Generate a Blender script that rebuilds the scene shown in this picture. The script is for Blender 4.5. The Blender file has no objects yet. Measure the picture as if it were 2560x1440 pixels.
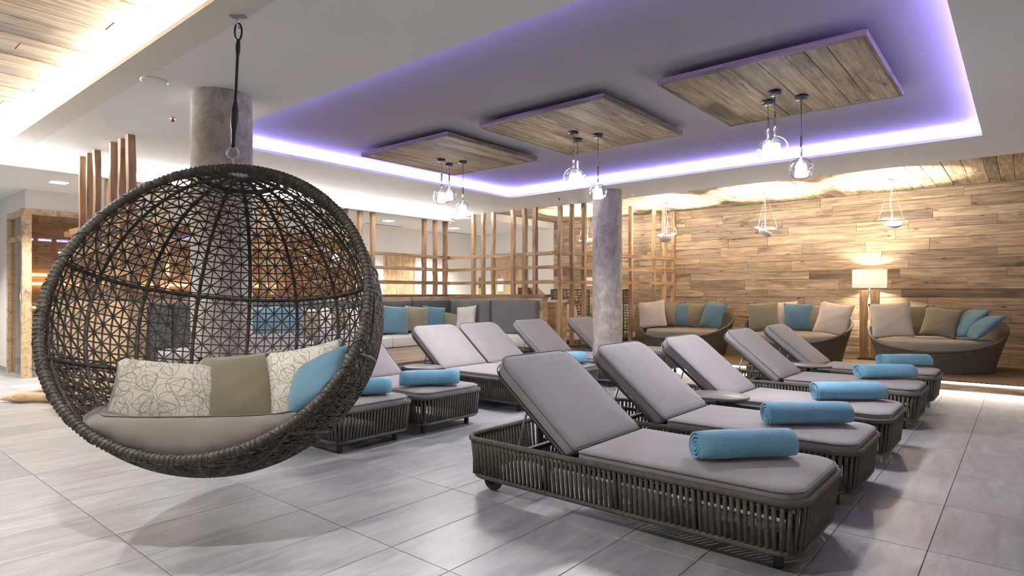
import bpy, bmesh, math, random
from mathutils import Vector, Matrix
PI = math.pi
sc = bpy.context.scene
COL = sc.collection
RND = random.Random(7)

# ------------------------------------------------------------------ camera
F_PX, HOR, CAM_H, YAW = 1525.0, 735.0, 1.2, math.radians(40.0)
cam_d = bpy.data.cameras.new('camera'); cam = bpy.data.objects.new('camera', cam_d); COL.objects.link(cam)
cam_d.sensor_width = 36.0; cam_d.lens = F_PX / 2560 * 36.0
cam_d.shift_y = (HOR - 720.0) / 2560.0
cam.location = (0, 0, CAM_H); cam.rotation_euler = (PI / 2, 0, YAW)
cam_d.clip_start = 0.05
sc.camera = cam
# ------------------------------------------------------------------ world and exposure
w = bpy.data.worlds.new('world'); sc.world = w; w.use_nodes = True
w.node_tree.nodes['Background'].inputs[0].default_value = (0.9, 0.95, 1.0, 1)
w.node_tree.nodes['Background'].inputs[1].default_value = 0.15
sc.view_settings.view_transform = 'Standard'; sc.view_settings.look = 'None'
sc.view_settings.gamma = 1.0; sc.view_settings.use_curve_mapping = False
sc.view_settings.exposure = 1.58
LED_BLUE, LED_WHITE, LED_WOOD, LED_STEP = 21.0, 250.0, 60.0, 5.0
GLOBE_E, GLOBE_W, SPIRAL_W, FLOORLAMP_W, DOWN_W, FILL_W = 11.0, 22.0, 110.0, 80.0, 180.0, 92.0

FW = Vector((-math.sin(YAW), math.cos(YAW), 0)); RT = Vector((math.cos(YAW), math.sin(YAW), 0))
def ray(x, y): return FW + RT * ((x - 1280) / F_PX) + Vector((0, 0, (HOR - y) / F_PX))
def at(x, y, d): return Vector((0, 0, CAM_H)) + ray(x, y) * d
def atY(x, y, c): r = ray(x, y); return at(x, y, c / r.y)
def atX(x, y, c): r = ray(x, y); return at(x, y, c / r.x)
def atZ(x, y, z=0.0): r = ray(x, y); return at(x, y, (z - CAM_H) / r.z)
def to_px(p):
    d = p[0] * FW.x + p[1] * FW.y
    if d < .1: return None
    l = p[0] * RT.x + p[1] * RT.y
    return (1280 + F_PX * l / d, HOR - (p[2] - CAM_H) * F_PX / d, d)

# ------------------------------------------------------------------ materials
MATS = {}
def _new(name):
    m = bpy.data.materials.new(name); m.use_nodes = True; nt = m.node_tree
    b = nt.nodes['Principled BSDF']; MATS[name] = m
    return m, nt, b
def N(nt, t, **k):
    n = nt.nodes.new(t)
    for a, v in k.items():
        if a in n.inputs.keys(): n.inputs[a].default_value = v
        else: setattr(n, a, v)
    return n
def ramp(nt, fac, cols):
    r = nt.nodes.new('ShaderNodeValToRGB'); e = r.color_ramp.elements
    while len(e) < len(cols): e.new(0.5)
    for i, (p, c) in enumerate(cols):
        e[i].position = p; e[i].color = (c[0], c[1], c[2], 1)
    nt.links.new(fac, r.inputs[0]); return r.outputs[0]
def mixc(nt, fac, a, b, mode='MIX'):
    m = nt.nodes.new('ShaderNodeMix'); m.data_type = 'RGBA'; m.blend_type = mode
    for s, v in ((m.inputs[0], fac), (m.inputs[6], a), (m.inputs[7], b)):
        if hasattr(v, 'is_output'): nt.links.new(v, s)
        else: s.default_value = v if not isinstance(v, tuple) else (v[0], v[1], v[2], 1)
    return m.outputs[2]
def coords(nt, scale=(1, 1, 1), rand=True, kind='Object'):
    tc = nt.nodes.new('ShaderNodeTexCoord'); mp = nt.nodes.new('ShaderNodeMapping')
    mp.inputs['Scale'].default_value = scale
    src = tc.outputs[kind]
    if kind == 'World':
        src = nt.nodes.new('ShaderNodeNewGeometry').outputs['Position']
    nt.links.new(src, mp.inputs['Vector'])
    oi = None
    if rand:
        oi = nt.nodes.new('ShaderNodeObjectInfo')
        ml = nt.nodes.new('ShaderNodeVectorMath'); ml.operation = 'SCALE'
        cx = nt.nodes.new('ShaderNodeCombineXYZ')
        for i in range(3): nt.links.new(oi.outputs['Random'], cx.inputs[i])
        nt.links.new(cx.outputs[0], ml.inputs[0]); ml.inputs['Scale'].default_value = 57.0
        nt.links.new(ml.outputs[0], mp.inputs['Location'])
    return mp.outputs[0], oi
def noise(nt, vec, scale=5, detail=4, rough=.55, dist=0):
    n = nt.nodes.new('ShaderNodeTexNoise'); nt.links.new(vec, n.inputs['Vector'])
    n.inputs['Scale'].default_value = scale; n.inputs['Detail'].default_value = detail
    n.inputs['Roughness'].default_value = rough; n.inputs['Distortion'].default_value = dist
    return n.outputs['Fac']
def bump(nt, b, h, strength=.3, dist=.01):
    n = nt.nodes.new('ShaderNodeBump'); n.inputs['Strength'].default_value = strength
    n.inputs['Distance'].default_value = dist; nt.links.new(h, n.inputs['Height'])
    nt.links.new(n.outputs[0], b.inputs['Normal'])
def plain(name, col, rough=.6, metal=0, var=.0, scale=8, bstr=0, bscale=60):
    m, nt, b = _new(name); b.inputs['Roughness'].default_value = rough; b.inputs['Metallic'].default_value = metal
    v, _ = coords(nt)
    if var:
        c = ramp(nt, noise(nt, v, scale), [(.3, tuple(x * (1 - var) for x in col)), (.7, tuple(min(1, x * (1 + var)) for x in col))])
        nt.links.new(c, b.inputs['Base Color'])
    else: b.inputs['Base Color'].default_value = (*col, 1)
    if bstr: bump(nt, b, noise(nt, v, bscale, 3), bstr, .004)
    return m
def emit(name, col, strength):
    m, nt, b = _new(name); b.inputs['Base Color'].default_value = (0.8, 0.8, 0.8, 1)
    b.inputs['Emission Color'].default_value = (*col, 1); b.inputs['Emission Strength'].default_value = strength
    return m
def wood(name, pal, rough=.65, grain=1.0, dark=.45, knots=True, alongz=False):
    # long axis of every board is its local x (or z)
    m, nt, b = _new(name); b.inputs['Roughness'].default_value = rough
    s = (1.1, 17, 17) if not alongz else (17, 17, 1.1)
    v, oi = coords(nt, s)
    g = noise(nt, v, 1.6 * grain, 7, .68, .9)
    s2 = (0.9, 3.2, 3.2) if not alongz else (3.2, 3.2, 0.9)
    v2, _ = coords(nt, s2)
    g2 = noise(nt, v2, 1.3, 4, .6, .5)
    base = ramp(nt, oi.outputs['Random'], [(i / max(1, len(pal) - 1), c) for i, c in enumerate(pal)])
    dk = mixc(nt, 1.0, base, (dark, dark * .93, dark * .85), 'MULTIPLY')
    lt = mixc(nt, 1.0, base, (1.28, 1.27, 1.24), 'MULTIPLY')
    f1 = ramp(nt, g, [(.33, (0, 0, 0)), (.62, (1, 1, 1))])
    c = mixc(nt, f1, dk, lt)
    f2 = ramp(nt, g2, [(.31, (1, 1, 1)), (.48, (0, 0, 0))])
    c = mixc(nt, f2, c, mixc(nt, 1.0, c, (.42, .385, .36), 'MULTIPLY'))
    if knots:
        vo = nt.nodes.new('ShaderNodeTexVoronoi'); vo.inputs['Scale'].default_value = 1.0
        v3, _ = coords(nt, (2.6, 7, 7) if not alongz else (7, 7, 2.6)); nt.links.new(v3, vo.inputs['Vector'])
        f3 = ramp(nt, vo.outputs['Distance'], [(.035, (1, 1, 1)), (.13, (0, 0, 0))])
        c = mixc(nt, f3, c, mixc(nt, 1.0, c, (.22, .17, .13), 'MULTIPLY'))
    nt.links.new(c, b.inputs['Base Color'])
    bump(nt, b, g, .25, .006)
    return m
def fabric(name, col, rough=.9, var=.12, weave=420, bstr=.25):
    m, nt, b = _new(name); b.inputs['Roughness'].default_value = rough
    v, oi = coords(nt)
    a = noise(nt, v, weave, 2, .6); l = noise(nt, v, 5, 3)
    c1 = ramp(nt, a, [(.3, tuple(x * (1 - 2 * var) for x in col)), (.7, tuple(min(1, x * (1 + 1.5 * var)) for x in col))])
    c = mixc(nt, .5, c1, ramp(nt, l, [(.3, tuple(x * (1 - var) for x in col)), (.7, tuple(min(1, x * (1 + var)) for x in col))]))
    nt.links.new(c, b.inputs['Base Color'])
    b.inputs['Sheen Weight'].default_value = .25
    bump(nt, b, a, bstr, .002)
    return m
def glass_thin(name, tint=(1, 1, 1), refl=1.0, base=.04):
    m, nt, b = _new(name); nt.nodes.remove(b)
    out = [n for n in nt.nodes if n.type == 'OUTPUT_MATERIAL'][0]
    t = nt.nodes.new('ShaderNodeBsdfTransparent'); t.inputs[0].default_value = (*tint, 1)
    g = nt.nodes.new('ShaderNodeBsdfGlossy'); g.inputs['Roughness'].default_value = .02
    lw = nt.nodes.new('ShaderNodeLayerWeight'); lw.inputs[0].default_value = .5
    pw = nt.nodes.new('ShaderNodeMath'); pw.operation = 'POWER'; nt.links.new(lw.outputs['Facing'], pw.inputs[0]); pw.inputs[1].default_value = 3.0
    mu = nt.nodes.new('ShaderNodeMath'); mu.operation = 'MULTIPLY_ADD'; mu.use_clamp = True
    nt.links.new(pw.outputs[0], mu.inputs[0]); mu.inputs[1].default_value = refl; mu.inputs[2].default_value = base
    mx = nt.nodes.new('ShaderNodeMixShader'); nt.links.new(mu.outputs[0], mx.inputs[0])
    nt.links.new(t.outputs[0], mx.inputs[1]); nt.links.new(g.outputs[0], mx.inputs[2]); nt.links.new(mx.outputs[0], out.inputs[0])
    return m

PALW = [(.17, .127, .09), (.39, .297, .208), (.30, .226, .16), (.47, .367, .265), (.21, .162, .118), (.43, .327, .228), (.33, .26, .19)]
PALC = [(.18, .135, .09), (.32, .235, .15), (.25, .18, .115), (.38, .285, .19), (.21, .16, .11)]
M_WALLWOOD = wood('reclaimed_wall_wood', PALW)
M_CEILWOOD = wood('reclaimed_ceiling_wood', PALC)
M_PANELWOOD = wood('reclaimed_panel_wood', [(.20, .152, .099), (.36, .272, .175), (.28, .21, .135), (.41, .31, .20)], dark=.38)
M_PANELEDGE = wood('panel_edge_wood', [(.17, .13, .10), (.21, .16, .12)])
M_LATTICE = wood('rough_sawn_lattice_wood', [(.42, .28, .165), (.34, .225, .135), (.48, .335, .205)], dark=.6, knots=False)
M_DECK = wood('bench_deck_wood', [(.235, .165, .107), (.20, .142, .092), (.26, .185, .12)])
M_OAK = wood('pale_oak', [(.50, .38, .25), (.55, .42, .28)], dark=.75, knots=False)
M_DOORW = wood('knotty_pine_door', [(.55, .40, .26), (.52, .37, .23)], dark=.7)
M_PLATF = wood('platform_floor_wood', [(.20, .13, .075), (.24, .155, .09), (.17, .115, .07)], dark=.6)
M_PEACH = wood('larch_panelling', [(.56, .41, .27), (.50, .36, .23), (.60, .45, .30)], dark=.75)
M_WHITE = plain('white_plaster', (.74, .73, .71), .85, var=.02, scale=2)
M_CEIL = plain('ceiling_plaster', (.80, .795, .79), .9, var=.015, scale=2)
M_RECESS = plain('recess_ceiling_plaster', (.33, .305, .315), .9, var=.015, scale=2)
M_LIP = plain('cove_lip_plaster', (.72, .68, .62), .85)
M_TAUPE = fabric('taupe_outdoor_fabric', (.265, .252, .258))
M_TAUPE2 = fabric('daybed_fabric', (.25, .215, .175))
M_EGGPAD = fabric('egg_pad_fabric', (.185, .164, .146), weave=300)
M_PIPING = fabric('dark_piping', (.13, .115, .11))
M_ROPE = plain('taupe_rope', (.108, .094, .078), .8, var=.25, scale=30, bstr=.5, bscale=180)
M_METAL = plain('dark_powder_coat', (.035, .034, .035), .45, .3)
M_STEEL = plain('brushed_steel', (.55, .55, .55), .3, 1.0)
M_RUBBER = plain('wheel_rubber', (.03, .03, .032), .6)
M_TOWEL = fabric('turquoise_towel', (.16, .385, .53), var=.2, weave=160, bstr=.6)
M_BLUE = fabric('blue_cushion_fabric', (.098, .205, .282))
M_OLIVE = fabric('olive_cushion_fabric', (.22, .195, .135))
M_CREAM = fabric('cream_cushion_fabric', (.60, .54, .47), var=.08)
M_GREY = fabric('charcoal_bench_fabric', (.115, .115, .118), weave=260)
M_PAD = fabric('pale_bench_pad_fabric', (.62, .61, .58), var=.05)
M_TABLE = plain('taupe_table_laminate', (.15, .147, .152), .35)
M_BLACK = plain('black_canopy', (.012, .012, .013), .4)
M_GLASS = glass_thin('clear_globe_glass', (.985, .99, 1.0), 1.1, .05)
M_PANE = glass_thin('room_glass_pane', (.88, .85, .8), .8, .08)
M_GROUT = plain('floor_grout', (.10, .10, .105), .9)
M_PAPER = plain('white_paper', (.8, .8, .78), .8)
M_CHROME = plain('polished_aluminium', (.82, .82, .82), .18, 1.0)
M_WHITEMET = plain('white_lacquered_metal', (.80, .79, .78), .35)
E_BLUE = emit('led_blue', (.36, .30, 1.0), LED_BLUE)
E_WHITE = emit('led_white', (1.0, .975, .94), LED_WHITE)
E_WOOD = emit('led_warm_white', (1.0, .945, .86), LED_WOOD)
E_STEP = emit('led_step', (1.0, .93, .84), LED_STEP)
E_BULB = emit('globe_bulb', (.98, .97, 1.0), GLOBE_E)
E_DOWN = emit('downlight_face', (1, .97, .94), 12)
E_COPPER = emit('copper_strip', (1.0, .60, .33), 1.2)
E_HALO = emit('halogen_tube', (1.0, .93, .82), 30)

def leaf_fabric():
    m, nt, b = _new('leaf_print_fabric'); b.inputs['Roughness'].default_value = .9
    def mth(op, a, c=None, d=None):
        n = nt.nodes.new('ShaderNodeMath'); n.operation = op
        for k, v in enumerate((a, c, d)):
            if v is None: continue
            if hasattr(v, 'is_output'): nt.links.new(v, n.inputs[k])
            else: n.inputs[k].default_value = v
        return n.outputs[0]
    tot = None
    for sc_, off in ((9.0, 0.0), (7.6, 3.7), (10.5, 8.1)):
        tc = nt.nodes.new('ShaderNodeTexCoord'); mp = nt.nodes.new('ShaderNodeMapping'); mp.inputs['Scale'].default_value = (sc_, sc_, 0); mp.inputs['Location'].default_value = (off, off * 1.3, 0)
        nt.links.new(tc.outputs['Object'], mp.inputs[0])
        vo = nt.nodes.new('ShaderNodeTexVoronoi'); vo.voronoi_dimensions = '2D'; vo.inputs['Scale'].default_value = 1.0; vo.inputs['Randomness'].default_value = .6
        nt.links.new(mp.outputs[0], vo.inputs['Vector'])
        sb = nt.nodes.new('ShaderNodeVectorMath'); sb.operation = 'SUBTRACT'; nt.links.new(mp.outputs[0], sb.inputs[0]); nt.links.new(vo.outputs['Position'], sb.inputs[1])
        ro = nt.nodes.new('ShaderNodeVectorRotate'); ro.rotation_type = 'Z_AXIS'; nt.links.new(sb.outputs[0], ro.inputs['Vector'])
        sp_ = nt.nodes.new('ShaderNodeSeparateXYZ'); nt.links.new(vo.outputs['Color'], sp_.inputs[0])
        nt.links.new(mth('MULTIPLY', sp_.outputs[0], 6.28), ro.inputs['Angle'])
        se = nt.nodes.new('ShaderNodeSeparateXYZ'); nt.links.new(ro.outputs[0], se.inputs[0])
        u = mth('DIVIDE', se.outputs[0], .46); v = mth('ABSOLUTE', se.outputs[1])
        wdt = mth('MULTIPLY', mth('SUBTRACT', 1.0, mth('MULTIPLY', u, u)), mth('MULTIPLY_ADD', u, -.16, .36))
        df = mth('SUBTRACT', v, wdt)
        inu = mth('LESS_THAN', mth('ABSOLUTE', u), 1.0)
        line = mth('MULTIPLY', mth('LESS_THAN', mth('ABSOLUTE', df), .020), inu)
        rib = mth('MULTIPLY', mth('LESS_THAN', v, .012), mth('LESS_THAN', mth('ABSOLUTE', mth('ADD', u, .25)), 1.15))
        fr = mth('FRACT', mth('MULTIPLY', mth('MULTIPLY_ADD', v, -2.4, u), 2.2))
        vein = mth('MULTIPLY', mth('MULTIPLY', mth('LESS_THAN', mth('ABSOLUTE', mth('SUBTRACT', fr, .5)), .035), mth('LESS_THAN', df, 0.0)), mth('MULTIPLY', inu, .5))
        k = mth('MAXIMUM', mth('MAXIMUM', line, rib), vein)
        tot = k if tot is None else mth('MAXIMUM', tot, k)
    c = mixc(nt, mth('MULTIPLY', tot, .72), (.56, .54, .47), (.15, .14, .12))
    nt.links.new(c, b.inputs['Base Color'])
    return m
M_LEAF = leaf_fabric()
def tile_mat():
    m, nt, b = _new('slate_tile')
    v, oi = coords(nt, (7, 1.4, 1)); v2, _ = coords(nt, (2.4, 1.0, 1)); v3, _ = coords(nt, (16, 5, 1))
    a = noise(nt, v, 1.6, 7, .62, .6); l = noise(nt, v2, 1.1, 4, .6, .8); p = noise(nt, v3, 1.2, 6, .7, 1.6)
    c = ramp(nt, a, [(.32, (.25, .257, .27)), (.5, (.345, .353, .366)), (.70, (.45, .458, .47))])
    c = mixc(nt, ramp(nt, l, [(.35, (.55, .55, .55)), (.6, (0, 0, 0))]), c, (.255, .262, .275))
    c = mixc(nt, ramp(nt, p, [(.64, (0, 0, 0)), (.72, (.6, .6, .6))]), c, (.46, .46, .465))
    tint = ramp(nt, oi.outputs['Random'], [(0, (.93, .93, .93)), (1, (1.06, 1.06, 1.06))])
    c = mixc(nt, 1.0, c, tint, 'MULTIPLY')
    nt.links.new(c, b.inputs['Base Color'])
    rr = nt.nodes.new('ShaderNodeMapRange'); nt.links.new(a, rr.inputs[0]); rr.inputs[3].default_value = .30; rr.inputs[4].default_value = .48
    nt.links.new(rr.outputs[0], b.inputs['Roughness'])
    bump(nt, b, a, .12, .004)
    return m
M_TILE = tile_mat()
def concrete():
    m, nt, b = _new('mottled_concrete'); b.inputs['Roughness'].default_value = .75
    v, _ = coords(nt, (1, 1, .7))
    a = noise(nt, v, 9, 8, .72, .8); l = noise(nt, v, 34, 6, .72, 1.2); k = noise(nt, v, 2, 3)
    c = ramp(nt, a, [(.34, (.26, .235, .205)), (.52, (.43, .40, .365)), (.68, (.62, .595, .555))])
    c = mixc(nt, ramp(nt, l, [(.56, (0, 0, 0)), (.68, (.7, .7, .7))]), c, (.52, .50, .47))
    c = mixc(nt, ramp(nt, k, [(.4, (.4, .4, .4)), (.6, (0, 0, 0))]), c, (.25, .225, .195))
    nt.links.new(c, b.inputs['Base Color']); bump(nt, b, a, .3, .01)
    return m
M_CONC = concrete()
def rattan():
    m, nt, b = _new('dark_rattan'); b.inputs['Roughness'].default_value = .6
    v, _ = coords(nt)
    a = noise(nt, v, 26, 4, .7)
    c = ramp(nt, a, [(.35, (.030, .025, .020)), (.55, (.070, .058, .046)), (.75, (.21, .175, .135))])
    nt.links.new(c, b.inputs['Base Color']); bump(nt, b, a, .4, .004)
    return m
M_RATTAN = rattan()
def wicker():
    m, nt, b = _new('daybed_wicker'); b.inputs['Roughness'].default_value = .7
    v, _ = coords(nt)
    sep = nt.nodes.new('ShaderNodeSeparateXYZ'); nt.links.new(v, sep.inputs[0])
    wv = nt.nodes.new('ShaderNodeTexWave'); wv.wave_type = 'BANDS'; wv.bands_direction = 'Z'; wv.inputs['Scale'].default_value = 26; wv.inputs['Distortion'].default_value = .6
    nt.links.new(v, wv.inputs['Vector'])
    n = noise(nt, v, 90, 3, .6)
    h = mixc(nt, .5, wv.outputs['Fac'], n)
    c = ramp(nt, h, [(.25, (.06, .051, .042)), (.75, (.165, .145, .12))])
    nt.links.new(c, b.inputs['Base Color']); bump(nt, b, h, .5, .006)
    return m
M_WICKER = wicker()

# ------------------------------------------------------------------ geometry helpers
class MB:
    def __init__(s): s.v = []; s.f = []
    def box(s, x0, x1, y0, y1, z0, z1):
        n = len(s.v)
        s.v += [(x0, y0, z0), (x1, y0, z0), (x1, y1, z0), (x0, y1, z0), (x0, y0, z1), (x1, y0, z1), (x1, y1, z1), (x0, y1, z1)]
        s.f += [(n, n + 3, n + 2, n + 1), (n + 4, n + 5, n + 6, n + 7), (n, n + 1, n + 5, n + 4), (n + 1, n + 2, n + 6, n + 5), (n + 2, n + 3, n + 7, n + 6), (n + 3, n, n + 4, n + 7)]
        return s
    def ring_faces(s, a, b, n, closed=True):
        for i in range(n if closed else n - 1):
            j = (i + 1) % n
            s.f.append((a + i, a + j, b + j, b + i))
    def loft(s, rings, cap0=True, cap1=True, closed=True):
        n = len(rings[0]); st = []
        for r in rings: st.append(len(s.v)); s.v += [tuple(p) for p in r]
        for a, b in zip(st, st[1:]): s.ring_faces(a, b, n, closed)
        if cap0: s.f.append(tuple(range(st[0] + n - 1, st[0] - 1, -1)))
        if cap1: s.f.append(tuple(range(st[-1], st[-1] + n)))
        return s
    def lathe(s, prof, n=24, cx=0, cy=0, cap0=False, cap1=False):
        rings = [[(cx + r * math.cos(2 * PI * i / n), cy + r * math.sin(2 * PI * i / n), z) for i in range(n)] for r, z in prof]
        return s.loft(rings, cap0, cap1)
    def tube(s, pts, r, n=8, closed=False, caps=True):
        P = [Vector(p) for p in pts]; m = len(P); rings = []; prev = None
        for i, p in enumerate(P):
            if closed: t = P[(i + 1) % m] - P[i - 1]
            else: t = P[min(i + 1, m - 1)] - P[max(i - 1, 0)]
            t = t.normalized() if t.length > 1e-9 else Vector((0, 0, 1))
            if prev is None:
                u = t.cross(Vector((0, 0, 1)))
                if u.length < .1: u = t.cross(Vector((1, 0, 0)))
            else: u = prev - t * prev.dot(t)
            u = u.normalized() if u.length > 1e-9 else Vector((1, 0, 0)); prev = u
            v = t.cross(u); rr = r[i] if isinstance(r, (list, tuple)) else r
            rings.append([p + (u * math.cos(2 * PI * k / n) + v * math.sin(2 * PI * k / n)) * rr for k in range(n)])
        if closed:
            st = []
            for q in rings: st.append(len(s.v)); s.v += [tuple(x) for x in q]
            for i in range(m): s.ring_faces(st[i], st[(i + 1) % m], n)
            return s
        return s.loft(rings, caps, caps)
    def mesh(s, name, mat, smooth=False):
        me = bpy.data.meshes.new(name); me.from_pydata(s.v, [], s.f); me.update()
        bm = bmesh.new(); bm.from_mesh(me); bmesh.ops.recalc_face_normals(bm, faces=bm.faces); bm.to_mesh(me); bm.free()
        if mat: me.materials.append(mat)
        if smooth: me.polygons.foreach_set('use_smooth', [True] * len(me.polygons))
        return me
    def build(s, name, mat, parent=None, smooth=False, **k): return link(name, s.mesh(name, mat, smooth), parent, **k)
def link(name, data, parent=None, loc=None, rot=None, scale=None):
    o = bpy.data.objects.new(name, data); COL.objects.link(o)
    if parent: o.parent = parent
    if loc is not None: o.location = loc
    if rot is not None: o.rotation_euler = rot
    if scale is not None: o.scale = scale
    return o
def tag(o, label=None, cat=None, group=None, kind=None):
    if label: o['label'] = label
    if cat: o['category'] = cat
    if group: o['group'] = group
    if kind: o['kind'] = kind
    return o
def thing(name, label, cat, loc=(0, 0, 0), rz=0, group=None):
    o = bpy.data.objects.new(name, None); COL.objects.link(o); o.location = loc; o.rotation_euler = (0, 0, rz)
    o.empty_display_size = .1
    return tag(o, label, cat, group)
def copy_tree(o, parent=None):
    c = o.copy(); COL.objects.link(c)
    if parent: c.parent = parent
    for ch in list(o.children): copy_tree(ch, c)
    return c
def board(name, L, W, T, mat, parent, loc, rot=(0, 0, 0), ch=.003):
    # a board with chamfered face edges; long axis local x, width y, thickness z (centre origin)
    a, b, t = L / 2, W / 2, T / 2
    m = MB()
    def R(x, y, z): return [(-x, -y, z), (x, -y, z), (x, y, z), (-x, y, z)]
    m.loft([R(a - ch, b - ch, -t), R(a, b, -t + ch), R(a, b, t - ch), R(a - ch, b - ch, t)])
    return m.build(name, mat, parent, loc=loc, rot=rot)
def rrect(x0, x1, y0, y1, r, n=6, rs=None):
    rs = rs or [r] * 4; pts = []
    for (cx, cy, a0, rr) in ((x1, y1, 0, rs[0]), (x0, y1, PI / 2, rs[1]), (x0, y0, PI, rs[2]), (x1, y0, 1.5 * PI, rs[3])):
        sx = -1 if cx == x1 else 1; sy = -1 if cy == y1 else 1
        ox, oy = cx + sx * rr, cy + sy * rr
        for i in range(n + 1):
            a = a0 + PI / 2 * i / n
            pts.append((ox + rr * math.cos(a), oy + rr * math.sin(a)))
    return pts
def poly_len(p): return sum(math.dist(p[i], p[(i + 1) % len(p)]) for i in range(len(p)))
def walk(p, n):
    # n evenly spaced (point, outward normal angle) round a closed ccw outline
    L = poly_len(p); out = []; acc = 0; i = 0; seg = math.dist(p[0], p[1])
    for k in range(n):
        t = (k + .5) * L / n
        while acc + seg < t:
            acc += seg; i += 1; seg = math.dist(p[i % len(p)], p[(i + 1) % len(p)])
        a, b = p[i % len(p)], p[(i + 1) % len(p)]; f = (t - acc) / max(seg, 1e-9)
        out.append(((a[0] + (b[0] - a[0]) * f, a[1] + (b[1] - a[1]) * f), math.atan2(b[1] - a[1], b[0] - a[0]) - PI / 2))
    return out
def pad_mesh(x0, x1, y0, y1, zt, th, rs, crown=.008):
    m = MB(); rings = []
    for ins, z in ((.03, zt - th), (.008, zt - th + .012), (0, zt - th + .03), (0, zt - .022), (.005, zt - .01), (.016, zt - .002), (.05, zt + crown * .3), (.16, zt + crown)):
        o = rrect(x0 + ins, x1 - ins, y0 + ins, y1 - ins, 0, 6, [max(.004, r - ins) for r in rs]); rings.append([(x, y, z) for x, y in o])
    m.loft(rings); return m

# ================================================================== THE SETTING
CZ, RZ, WZ = 2.70, 2.84, 2.84          # plaster ceiling, recess ceiling, timber ceiling
# floor
fl = tag(MB().box(-14.5, 3.0, -4.0, 11.5, -.12, -.004).build('floor', M_GROUT), 'grey slate-look tiled floor', None, kind='structure')
TX, TY, OX, OY = .3906, .79, -.345, 1.85
tm = MB(); hx, hy, c = TX / 2 - .0016, TY / 2 - .0016, .0015
tm.loft([[(-x, -y, z), (x, -y, z), (x, y, z), (-x, y, z)] for x, y, z in ((hx, hy, -.006), (hx, hy, -c), (hx - c, hy - c, 0))])
tile_me = tm.mesh('tile', M_TILE)
tiles = []
for i in range(-37, 9):
    for j in range(-8, 13):
        x, y = OX + (i + .5) * TX, OY + (j + .5) * TY
        if y > 11.45 or x > 2.9: continue
        p = to_px((x, y, 0)); vis = -1
        if p and -250 < p[0] < 2810 and p[1] < 1700: vis = 1e3 / p[2]
        tiles.append((vis, x, y))
tiles.sort(reverse=True)
for vis, x, y in tiles[:298]: link('tile', tile_me, fl, (x, y, 0))
tr = MB()
for vis, x, y in tiles[298:]:
    n = len(tr.v); tr.v += [(v.co.x + x, v.co.y + y, v.co.z) for v in tile_me.vertices]; tr.f += [tuple(n + q for q in f.vertices) for f in tile_me.polygons]
tag(tr.build('floor_tiles', M_TILE, fl), kind='stuff')

# ceiling: plaster slab with recess, cove ledges
RX0, RX1, RY0, RY1 = -6.15, -.30, 2.60, 7.28
LG, LT = .13, .03
ce = MB()
XA, XB, YA, YB = -8.66, 3.0, 1.41, 8.45
tx0, tx1, ty0, ty1 = RX0 - LG, RX1 + LG, RY0 - LG, RY1 + LG
for b in ((XA, tx0, YA + .2, YB), (tx1, XB, YA + .2, YB), (tx0, tx1, YA + .2, ty0), (tx0, tx1, ty1, YB)): ce.box(*b, CZ, RZ + .02)
ceiling = tag(ce.build('ceiling', M_CEIL), 'white plaster ceiling around the lit recess', kind='structure')
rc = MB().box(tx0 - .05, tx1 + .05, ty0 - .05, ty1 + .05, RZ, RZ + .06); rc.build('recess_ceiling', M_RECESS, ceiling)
lp = MB()
for b in ((tx0, RX0, ty0, ty1), (RX1, tx1, ty0, ty1), (RX0, RX1, ty0, RY0), (RX0, RX1, RY1, ty1)): lp.box(*b, CZ, CZ + LT)
lp.build('cove_lip', M_CEIL, ceiling)
MB().box(XA, XB, YA, YA + .2, CZ, CZ + .028).build('timber_cove_lip', M_LIP, ceiling)
MB().box(-8.66, -8.46, -4.0, 8.36, 2.60, 2.622).build('corridor_cove_lip', M_CEIL, ceiling)
MB().box(-8.78, -8.66, -4.0, 8.45, 2.60, 2.80).build('corridor_beam', M_CEIL, ceiling)
MB().box(-14.5, -8.78, -4.0, 11.5, CZ, CZ + .1).build('corridor_ceiling', M_CEIL, ceiling)
MB().box(-8.78, -8.30, 8.45, 11.5, CZ, CZ + .16).build('corner_ceiling', M_CEIL, ceiling)
MB().box(-8.66, 3.0, -4.0, 1.61, WZ + .03, WZ + .1).build('ceiling_backing', M_CEIL, ceiling)
MB().box(-8.30, 3.0, 8.45, 11.5, WZ + .03, WZ + .1).build('ceiling_backing', M_CEIL, ceiling)
# timber boards on the two timber ceilings (boards run away from the camera)
def plank_field_ceiling(x0, x1, y0, y1, z, wr, mat, lr):
    x = x0
    while x < x1 - .02:
        wd = min(RND.uniform(*wr), x1 - x)
        y = y0 - RND.uniform(0, lr[0] * .5)
        while y < y1 - .02:
            L = RND.uniform(*lr); a, b = max(y, y0), min(y + L, y1)
            if b - a > .05: board('plank', b - a - .003, wd - .004, .02, mat, ceiling, (x + wd / 2, (a + b) / 2, z + .011 + RND.uniform(0, .006)), (0, 0, PI / 2))
            y += L
        x += wd
plank_field_ceiling(-8.66, 3.0, -4.0, 1.60, WZ, (.13, .21), M_CEILWOOD, (2.4, 4.2))
plank_field_ceiling(-8.30, 3.0, 8.46, 11.4, WZ, (.13, .22), M_WALLWOOD, (1.2, 2.9))

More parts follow.
